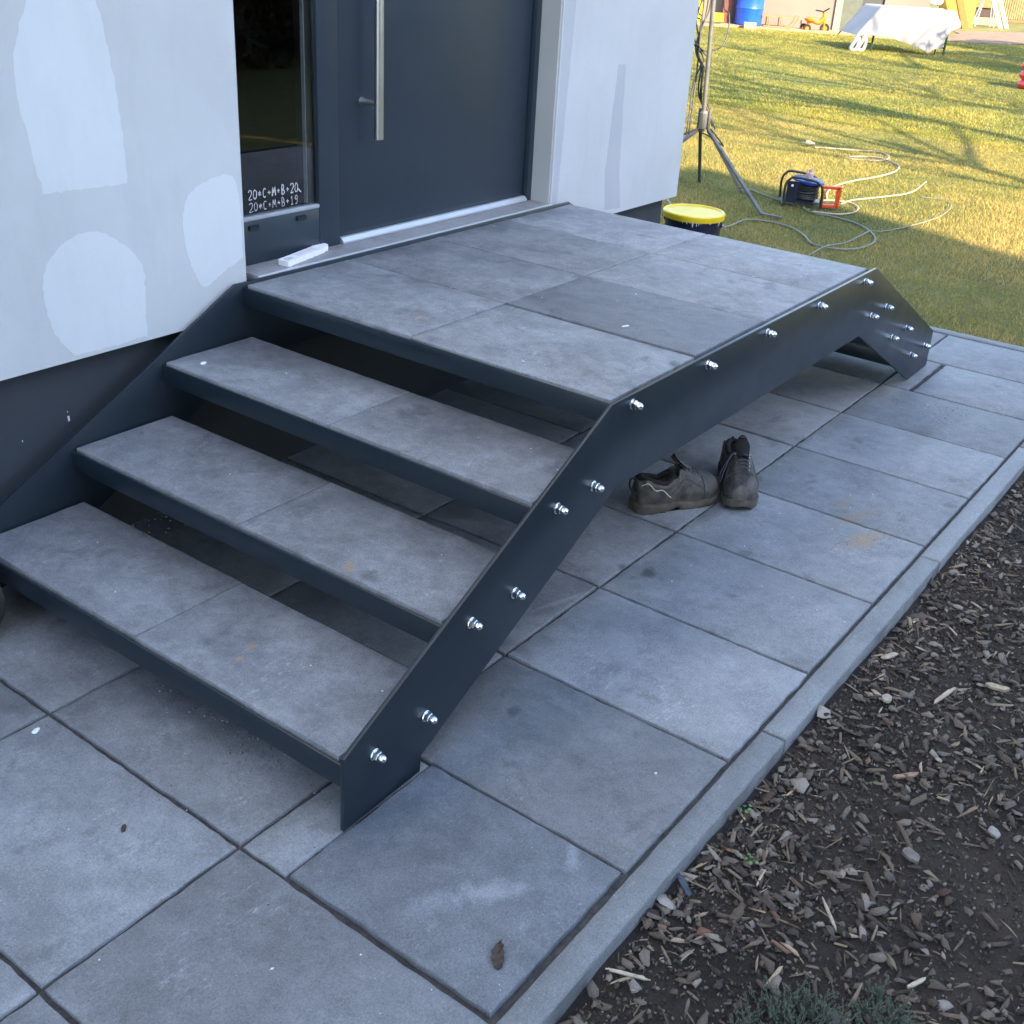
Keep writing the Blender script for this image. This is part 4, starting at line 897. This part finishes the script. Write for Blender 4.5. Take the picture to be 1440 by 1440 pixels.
dgl = build(shbox(MB(), 1.73, 2.14, -.06, -.02, .03, 2.05), 'door', simple('pale_green_door', (.085, .105, .09), .5), shed, smooth=0)
build(shbox(MB(), 2.145, 2.595, -.10, -.05, .03, 2.05), 'door', simple('grey_door', (.045, .055, .06), .6), shed, smooth=0)
build(shbox(MB(), -7, 3.6, .002, .75, -.05, .06), 'threshold_slab', simple('sandy_concrete', (.28, .21, .15), .9, var=.2, scale=6), shed, smooth=0)
# things along the shed
bb = sh(-.27, .40, .06); brl = build(MB().lathe([(.25, 0), (.275, .02), (.28, .30), (.29, .33), (.28, .36), (.28, .62), (.29, .65), (.28, .68), (.27, .92), (.24, .95)], bb, 32), 'rain_barrel', simple('bright_blue_plastic', (.01, .09, .62), .35), label='bright blue plastic barrel standing against the shed', category='barrel')
build(shbox(MB(), -.42, -.18, .80, .92, .0, .14), 'wood_block', simple('raw_wood', (.45, .33, .22), .8), label='small block of wood lying in front of the blue barrel', category='wood block', smooth=0)
build(shbox(MB(), -.80, -.62, .10, .28, .06, 2.0), 'timber_post', simple('red_brown_wood', (.14, .05, .04), .8), label='dark red brown post between the grey panel and the blue barrel', category='post', smooth=0)
build(shbox(MB(), -1.02, -.82, .45, .65, .10, .26), 'tool_box', 'yellow' if 0 else simple('orange_yellow_plastic', (.85, .45, .02), .5), label='small orange-yellow box at the foot of the shed left of the blue barrel', category='box', smooth=0)
yp = empty('site_pump', sh(-1.7, 1.6, 0), 'yellow upright machine with a black base seen behind the tripod cables', 'machine')
build(shbox(MB(), -1.85, -1.45, 1.7, 2.0, .12, 1.3), 'machine_body', 'yellow', yp, smooth=0); build(shbox(MB(), -1.9, -1.55, 1.68, 2.05, .0, .119), 'machine_base', 'rubber', yp, smooth=0)
build(shbox(MB(), -1.75, -1.70, 2.01, 2.03, .15, 1.2), 'machine_strip', 'card', yp, smooth=0)
# sled
sl_ = empty('wooden_sled', sh(.4, .45, .06), 'small wooden sled leaning by the wall between the blue barrel and the toy tricycle', 'sled')
M['sledwood'] = simple('reddish_wood', (.38, .17, .08), .6)
for o in (.30, .60):
    build(MB().tube(spline([sh(.02, o, .075), sh(.40, o, .072), sh(.58, o, .09), sh(.69, o, .20), sh(.73, o, .30)], 5), .014, 8), 'runner', 'sledwood', sl_)
    for s_ in (.12, .38): build(MB().tube([sh(s_, o, .08), sh(s_, o, .26)], .012, 8), 'upright', 'sledwood', sl_)
for k in range(4): build(shbox(MB(), -.02, .68, .30+.08*k, .355+.08*k, .262, .280), 'slat', 'sledwood', sl_, smooth=0)
# tricycle
tr = empty('toy_tricycle', sh(1.1, .5, .06), 'orange toy tricycle parked against the shed wall', 'tricycle')
M['torange'] = simple('orange_toy_plastic', (.85, .18, .01), .4)
def pt(s_, z, o=.50): return sh(s_, o, z)
build(MB().tube(spline([pt(.93, .20), pt(1.02, .24), pt(1.13, .21), pt(1.20, .22), pt(1.27, .30)], 5), [.045]*20+[.04], 10) if 0 else MB().tube(spline([pt(.93, .20), pt(1.02, .24), pt(1.13, .21), pt(1.20, .22), pt(1.27, .30)], 5), .05, 10), 'body', 'torange', tr, smooth=60)
build(MB().lathe([(.02, 0), (.10, .01), (.11, .05), (.06, .075)], pt(.98, .22), 16), 'seat', 'torange', tr, smooth=60)
build(MB().tube([pt(1.30, .10), pt(1.27, .32), pt(1.24, .42)], .028, 10), 'fork', 'torange', tr)
build(MB().tube(spline([pt(1.12, .43, .30), pt(1.22, .42, .42), pt(1.25, .41, .5), pt(1.22, .42, .58), pt(1.30, .50, .72)], 4), .014, 8), 'handlebar', 'cable', tr)
for (s_, r_, o) in ((.90, .085, .40), (.92, .085, .62), (1.31, .10, .50)):
    wq = build(MB().lathe([(.02, -.025), (r_*.6, -.022), (r_*.92, -.026), (r_, -.01), (r_, .01), (r_*.92, .026), (r_*.6, .022), (.02, .025)], pt(s_, r_, o), 20, axis=nn), 'wheel', 'rubber', tr)
    build(MB().lathe([(.01, -.03), (r_*.45, -.028), (r_*.45, .028), (.01, .03)], pt(s_, r_, o), 14, axis=nn), 'hub_cap', 'torange', wq)
# yard behind the table
Y0 = Vector((29.9, 8.55, LZ))
def yb(s0, s1, o0, o1, z0, z1, mb=None, sk=0.):
    mb = mb or MB(); c_ = Y0+rr*(s0+s1)/2+nn*(o0+o1)/2+Vector((0, 0, (z0+z1)/2)); return mb.obox(c_, rr*(s1-s0)/2, nn*(o1-o0)/2, Vector((0, 0, (z1-z0)/2))+rr*sk)
build(yb(.05, .95, -.3, -.22, .02, 2.0), 'insulation_board', simple('yellow_board', (.34, .22, .04), .8), label='upright yellow board standing at the edge of the yard right of the table', category='board', smooth=0)
build(yb(.22, .40, .1, .2, .0, 1.6, sk=-.35), 'leaning_plank', simple('orange_plank', (.30, .12, .03), .8), label='orange-brown plank leaning against the yellow board', category='plank', smooth=0)
build(yb(-.35, .10, .0, .3, .34, .40), 'shelf_board', simple('brown_board', (.25, .13, .05), .8), label='short horizontal brown board beside the white post behind the table', category='board', smooth=0)
build(yb(-.22, -.08, .35, .45, .0, .44), 'white_post', 'card', label='short white post right behind the table end', category='post', smooth=0)
bagm = MB().lathe([(.05, .5), (.25, .52), (.30, .6), (.31, .9), (.30, 1.3), (.2, 1.4)], Y0+rr*-.35+nn*.2, 20); build(bagm, 'white_sack', 'card', label='bulging white sack above the white post behind the table', category='sack', smooth=60)
build(yb(-.66, -.54, .3, .4, .0, 1.5), 'brown_post', simple('purple_brown', (.16, .06, .06), .7), label='dark brown post between two white sacks behind the table', category='post', smooth=0)
bagm = MB().lathe([(.05, .0), (.25, .02), (.30, .2), (.30, .9), (.30, 1.3), (.2, 1.4)], Y0+rr*-1.05+nn*.2, 20); build(bagm, 'white_sack', 'card', label='tall white sack left of the dark brown post behind the table', category='sack', smooth=60)
for i, (s0, s1) in enumerate(((-1.85, -1.72), (-1.6, -1.5), (-1.44, -1.32))):
    build(yb(s0, s1, .0, .1, .0, 1.3, sk=.04*(i-1)), 'timber_board', simple('stacked_board', (.12+.05*i, .07+.03*i, .04), .8), label=('leftmost', 'middle', 'rightmost')[i]+' of three upright brown boards just above the tablecloth', category='board', smooth=0, group='upright boards behind the table')
build(yb(-3.2, -1.3, -.35, -.3, .0, 2.2), 'site_screen', simple('tan_panel', (.20, .16, .12), .9), label='tan panel closing the yard right of the shed', category='panel', smooth=0)
# fence with pickets
F0 = Vector((33.9, 9.0, LZ)); fr_ = (Vector((36.6, 7.85, 0))-Vector((33.9, 9.0, 0))).normalized(); fnn = Vector((fr_.y, -fr_.x, 0))
fence = empty('picket_fence', F0+fr_*2, 'sunlit wooden fence of narrow vertical boards at the far right', 'fence')
M['fwood'] = simple('honey_wood', (.23, .135, .055), .75, var=.25, scale=3)
pkm = None
for i in range(70):
    if pkm is None:
        pkm = build(MB().obox(F0-fr_*1.2+Vector((0, 0, .85)), fr_*.036, fnn*.011, Vector((0, 0, .74))), 'picket', 'fwood', fence, smooth=0); o = pkm
    else:
        o = pkm.copy(); COL.objects.link(o); o.location = pkm.location+fr_*(.105*i)
    o.rotation_euler = (0, random.uniform(-.012, .012), 0)
for z in (.12, .45, 1.3): build(MB().obox(F0+fr_*2.5-fnn*.03+Vector((0, 0, z)), fr_*3.8, fnn*.02, Vector((0, 0, .06 if z > .2 else .10))), 'rail', simple('brown_rail', (.15, .085, .045), .8), fence, smooth=0)
for k in range(2):
    a = Vector((32.3+.25*k, 7.62-.1*k, LZ)); d_ = Vector((0, 0, 1.0))-rr*.42+Vector((.35, .25, 0))*.6
    build(MB().obox(a+d_*.8, rr*.05, nn*.012, d_*.8), 'white_plank', 'card', label=('left', 'right')[k]+' one of two whitish planks leaning against the picket fence', category='plank', smooth=0, group='whitish planks leaning on the fence')
st = empty('metal_trestle', Vector((32.4, 8.15, LZ)), 'grey metal trestle with slanted legs in front of the fence', 'trestle')
for a, b in ((-.28, -.10), (.22, .06)):
    for o in (0, .3): build(MB().tube([Vector((32.4, 8.15, LZ))+rr*a+nn*o, Vector((32.4, 8.15, LZ+.85))+rr*b+nn*.15], .016, 8), 'leg', 'alu', st)
build(MB().obox(Vector((32.4, 8.15, LZ+.70))+nn*.15, rr*.2, nn*.1, Vector((0, 0, .03))), 'crossbar', 'alu', st)
pal = empty('pallet_stack', Vector((33.0, 8.35, LZ)), 'stack of wooden crates and panels behind the metal trestle', 'pallet')
build(MB().obox(Vector((33.2, 8.45, LZ+.10)), rr*.42, nn*.2, Vector((0, 0, .10))), 'base_block', simple('pale_blocks', (.24, .19, .15), .9), pal, smooth=0)
build(MB().obox(Vector((33.2, 8.45, LZ+.32)), rr*.30, nn*.15, Vector((0, 0, .11))), 'dark_box', simple('dark_box', (.05, .03, .03), .8), pal, smooth=0)
build(MB().obox(Vector((33.2, 8.45, LZ+.55)), rr*.42, nn*.2, Vector((0, 0, .11))), 'panel', simple('orange_panel', (.30, .14, .05), .8), pal, smooth=0)
# bare soil
mb = MB(); pts = [(28.4, 7.7), (27.6, 7.3), (25.6, 7.1), (24.6, 6.75), (24.8, 6.15), (26.2, 5.45), (30.0, 3.2), (35, 2.5), (36, 5.5), (31.5, 6.4)]
mb.prism([(a, b, LZ+.006) for a, b in pts], (0, 0, .012)); build(mb, 'bare_soil_path', 'dirt', kind='structure', smooth=0)

# ------------------------------------------------------------------ neighbour house and trees that throw the shadows
NC = Vector((1.68, -11.10, 0)); ns = Vector((-.342, -.940, 0)); nf = Vector((-.940, .342, 0))
ng = empty('neighbour_house', NC+nf*6, 'tall neighbouring house across the garden whose shadow covers the stairs', 'house')
def nbox(a0, a1, b0, b1, z0, z1):
    return MB().obox(NC+nf*(a0+a1)/2+ns*(b0+b1)/2+Vector((0, 0, (z0+z1)/2)), nf*(a1-a0)/2, ns*(b1-b0)/2, Vector((0, 0, (z1-z0)/2)))
build(nbox(0, 15, 0, 8, -.2, 9.6), 'wall', simple('pale_render', (.42, .43, .45), .9), ng, smooth=0)
for a in (1.5, 5., 8.5, 12.):
    for z in (1., 3.9, 6.8):
        f_ = build(nbox(a, a+1.3, -.05, -.001, z, z+1.5), 'window', 'card', ng, smooth=0); build(nbox(a+.08, a+1.22, -.06, -.0505, z+.08, z+1.42), 'pane', 'darkplastic', f_, smooth=0)
mb = MB().prism([NC+ns*-.3+Vector((0, 0, 9.6)), NC+ns*8.3+Vector((0, 0, 9.6)), NC+ns*4+Vector((0, 0, 11.6))], nf*15.4); build(mb, 'roof', simple('tile_roof', (.16, .06, .04), .8), ng, smooth=0)

def bare_tree(base, h, seed, label, spread=.55):
    rs = random.Random(seed); base = Vector(base); root = empty('bare_tree', base, label, 'tree')
    tr_ = MB(); cr = MB()
    def grow(p, d, L, r, lvl):
        n = 5; pts = [p]; q = p.copy(); dd = d.copy()
        for i in range(n):
            dd = (dd+Vector((rs.uniform(-.16, .16), rs.uniform(-.16, .16), rs.uniform(-.03, .10)))).normalized(); q = q+dd*L/n; pts.append(q.copy())
        (tr_ if lvl == 0 else cr).tube(pts, [r*(1-.5*i/n) for i in range(n+1)], 7 if lvl == 0 else 4, cap=False)
        if lvl < 4:
            for k in range((6, 4, 3, 3)[lvl]):
                t = rs.uniform(.5 if lvl == 0 else .35, 1.); i = min(n, int(t*n)); a = rs.uniform(0, 6.28); side = Vector((math.cos(a), math.sin(a), rs.uniform(.1, .6))).normalized()
                grow(pts[i], (dd*(1-spread)+side*spread).normalized(), L*rs.uniform(.5, .72), r*(1-.5*i/n)*.62, lvl+1)
    grow(base, Vector((rs.uniform(-.06, .06), 0, 1)).normalized(), h*.62, h*.0155, 0)
    bm_ = simple('tree_bark', (.09, .075, .06), .9, bump=.004, bscale=30)
    build(tr_, 'trunk', bm_, root, smooth=60); build(cr, 'crown', bm_, root, smooth=60)
bare_tree((6.55, -3.0, 0), 7.5, 3, 'nearest bare tree, its trunk shadow falling on the lawn behind the cable reel')
bare_tree((9.0, -3.2, 0), 9.5, 5, 'second bare tree of the row along the right of the lawn')
bare_tree((11.3, -3.0, 0), 10., 8, 'third bare tree of the row along the right of the lawn')
bare_tree((15.0, -2.0, 0), 9., 12, 'farthest bare tree of the row along the right of the lawn')
def bush(base, h, w_, seed, label, col=(.028, .045, .018)):
    rs = np.random.RandomState(seed); root = empty('evergreen_bush', base, label, 'bush'); n = int(5200*w_**1.3)+3500; P_ = []
    a = rs.uniform(0, 6.283, n); t = rs.uniform(0, 1, n); rad = w_*(.35+.65*np.sqrt(1-t*.85))*(.55+.45*rs.uniform(0, 1, n)**.4)*(1+.25*np.sin(a*3+t*7))
    c_ = np.stack([base[0]+np.cos(a)*rad, base[1]+np.sin(a)*rad, base[2]+.1+t*h], 1)
    e1 = rs.normal(0, .055, (n, 3)); e2 = rs.normal(0, .055, (n, 3)); V = np.stack([c_-e1, c_+e1, c_+e2], 1).reshape(-1, 3); F = np.arange(3*n).reshape(-1, 3)
    cc_ = np.repeat(np.array(col)*rs.uniform(.6, 1.5, (n, 1)), 3, 0); tinted('foliage', V, F, cc_, 'leaf', root)
    build(MB().tube([base, (base[0], base[1], base[2]+h*.7)], [.07, .03], 8), 'trunk', simple('bush_stem', (.08, .06, .045), .9), root)
bush((18.6, -1.3, 0), 4.2, 2.2, 1, 'round evergreen bush beyond the right edge whose shadow falls beside the table')
bush((22.6, -.6, 0), 4.2, 2.2, 2, 'second evergreen bush beside the far lawn')
for i in range(7): bush((3.2+i*1.35, -5.4-.15*(i % 2)-.25*i, 0), 2.1+.2*(i % 3), .85, 20+i, ('first', 'second', 'third', 'fourth', 'fifth', 'sixth', 'seventh')[i]+' shrub of the garden hedge across the planting bed, counted from the neighbouring house', (.040, .036, .018))

# ------------------------------------------------------------------ grass
def grass(n, region, hgt, wid, seed, name, label, dead=.3):
    rs = np.random.RandomState(seed); P_ = []
    tot = 0
    while tot < n:
        u = rs.uniform(0, 1, (n*2, 2)); x = region[0]+(region[1]-region[0])*u[:, 0]**region[4]; y = region[2]+(region[3]-region[2])*u[:, 1]
        # keep what the garden strip seen past the house covers
        ymax = 1.9+(x-3.9)*.56+.4; ymin = -.75+(x-4.)*.245-.5
        k = (y < ymax) & (y > ymin) & ((x > 4.07) | (y > 1.70)) & (x > 3.62) & ~((x > 24.7) & (x < 31) & (y < 7.2-(x-24.7)*.1) & (y > 5.6-(x-25)*.3))
        P_.append(np.stack([x[k], y[k]], 1)); tot += k.sum()
    P_ = np.vstack(P_)[:n]; x, y = P_[:, 0], P_[:, 1]
    nz = np.array([mnoise.noise(Vector((a*.9, b*.9, 0)))+.5*mnoise.noise(Vector((a*3.1, b*3.1, 4))) for a, b in P_])
    z = np.array([lawnz(a, b) for a, b in P_])-.004
    h = hgt*rs.uniform(.45, 1.2, n)*(1+.35*nz); a = rs.uniform(0, 6.283, n); w_ = wid*rs.uniform(.6, 1.3, n)
    lx, ly = rs.normal(0, .55, n)*h, rs.normal(0, .55, n)*h
    b0 = np.stack([x-np.cos(a)*w_, y-np.sin(a)*w_, z], 1); b1 = np.stack([x+np.cos(a)*w_, y+np.sin(a)*w_, z], 1)
    mid0 = np.stack([x-np.cos(a)*w_*.7+lx*.35, y-np.sin(a)*w_*.7+ly*.35, z+h*.6], 1); tip = np.stack([x+lx, y+ly, z+h*.95], 1); mid1 = np.stack([x+np.cos(a)*w_*.7+lx*.35, y+np.sin(a)*w_*.7+ly*.35, z+h*.6], 1)
    V = np.stack([b0, b1, mid1, mid0, tip], 1).reshape(-1, 3); i5 = np.arange(n)*5
    F = np.concatenate([np.stack([i5, i5+1, i5+2], 1), np.stack([i5, i5+2, i5+3], 1), np.stack([i5+3, i5+2, i5+4], 1)])
    gcol = np.array((.120, .175, .022)); g2 = np.array((.30, .30, .030)); br = np.array((.56, .41, .15))
    t = np.clip(.5+nz+rs.normal(0, .14, n), 0, 1)[:, None]; c_ = gcol*(1-t)+g2*t
    far = np.clip((8.5-x)/5, 0, 1)
    isb = np.clip(dead*(.35+1.1*np.clip(nz+.4, 0, 1)+.6*far)+rs.normal(0, .22, n), 0, 1)[:, None]; c_ = c_*(1-isb)+br*rs.uniform(.75, 1.1, (n, 1))*isb
    c_ = c_*rs.uniform(.82, 1.14, (n, 1))
    tinted(name, V, F, np.repeat(c_, 5, 0), 'grass', label=label, cat='grass', kind='stuff')
grass(240000, (3.6, 10.5, -1.5, 6.5, 1.15), .026, .0019, 1, 'lawn_grass', 'short yellow-green grass of the near lawn around the reel and tripod', .50)
grass(230000, (10.2, 27, -1, 15, 1.3), .028, .0042, 2, 'lawn_grass', 'sunlit short grass of the far lawn towards the shed', .22)

# ------------------------------------------------------------------ plants in the bed
piece('plastic_scrap', .452, -.318, .060, .013, .004, .95, (.045, .060, .085), 'dark bluish plastic scrap lying tight against the kerb near the bottom', 'plastic scrap', seed=31)
def ground_plant(base, rad, nst, seed, label):
    rs = np.random.RandomState(seed); root = empty('ground_cover_plant', base, label, 'plant'); V = []; F = []; Cc = []; st_ = MB()
    for i in range(nst):
        a = rs.uniform(0, 6.283); r_ = rad*rs.uniform(0, 1)**.7; x, y = base[0]+math.cos(a)*r_, base[1]+math.sin(a)*r_*.75; z = bedz(x, y)
        L = rs.uniform(.02, .05); d = Vector((math.cos(a)*.6*r_/rad+rs.normal(0, .35), math.sin(a)*.6*r_/rad+rs.normal(0, .35), 1)).normalized()
        st_.tube([(x, y, z), Vector((x, y, z))+d*L], [.0009, .0005], 4, cap=False)
        tw = [(Vector((x, y, z)), d, L)]
        for q in range(rs.randint(2, 5)):
            t = rs.uniform(.25, .8); a2 = rs.uniform(0, 6.283); d2 = (d*.8+Vector((math.cos(a2), math.sin(a2), .2))*.75).normalized(); p0 = Vector((x, y, z))+d*L*t; L2_ = L*rs.uniform(.25, .5)
            tw.append((p0, d2, L2_)); st_.tube([p0, p0+d2*L2_], [.0005, .0003], 3, cap=False)
        for p0, dd_, LL in tw:
            nk = int(LL/.0017)
            for k in range(nk):
                t = .08+.92*k/max(1, nk); p = p0+dd_*LL*t; an = k*2.4+rs.uniform(-.5, .5); out = (Vector((math.cos(an), math.sin(an), .35))+dd_*.55).normalized(); ll = .0048*(1.2-.6*t)*rs.uniform(.7, 1.2); sd_ = out.cross(Vector((.1, .2, 1))).normalized()*.0012
                b = len(V)
                for q in (p-sd_, p+sd_, p+out*ll): V.append(tuple(q))
                F.append((b, b+1, b+2)); c_ = np.array((.110, .150, .110))*(.7+.5*t)*rs.uniform(.7, 1.3); Cc += [c_]*3
    tinted('foliage', np.array(V), F, np.array(Cc), 'leaf', root); build(st_, 'stems', simple('plant_stem', (.10, .09, .06), .8), root)
ground_plant((.262, -.615, bedz(.26, -.61)), .105, 330, 1, 'low grey-green ground plant with fine leaves at the bottom edge of the bed')
ground_plant((.385, -.715, bedz(.38, -.71)), .06, 100, 2, 'small grey-green sprig to the right of the larger ground plant')
def seedling(x, y, seed, label):
    rs = random.Random(seed); z = bedz(x, y)+.003; root = empty('seedling', (x, y, z), label, 'seedling')
    for i in range(7):
        a = i*.9+rs.uniform(-.3, .3); r_ = rs.uniform(.006, .013); c_ = Vector((x+math.cos(a)*r_, y+math.sin(a)*r_, z+rs.uniform(.006, .014)))
        build(MB().tube([(x, y, z-.004), c_], .0004, 4), 'stem', simple('seedling_stem', (.12, .2, .05), .6) if i == 0 else bpy.data.materials['seedling_stem'], root)
        mb = MB().lathe([(.0, .0), (.0028, .0004), (.0042, .0012), (.0, .0016)], c_, 9, axis=(math.cos(a)*.35, math.sin(a)*.35, 1), cap=False, jit=.12)
        build(mb, 'leaf', simple('seedling_leaf', (.09, .155, .055), .5) if i == 0 else bpy.data.materials['seedling_leaf'], root)
seedling(.712, -.318, 1, 'green seedling next to the kerb, farther of the two in the bed')
seedling(.585, -.388, 2, 'green seedling in bare soil, nearer of the two in the bed')
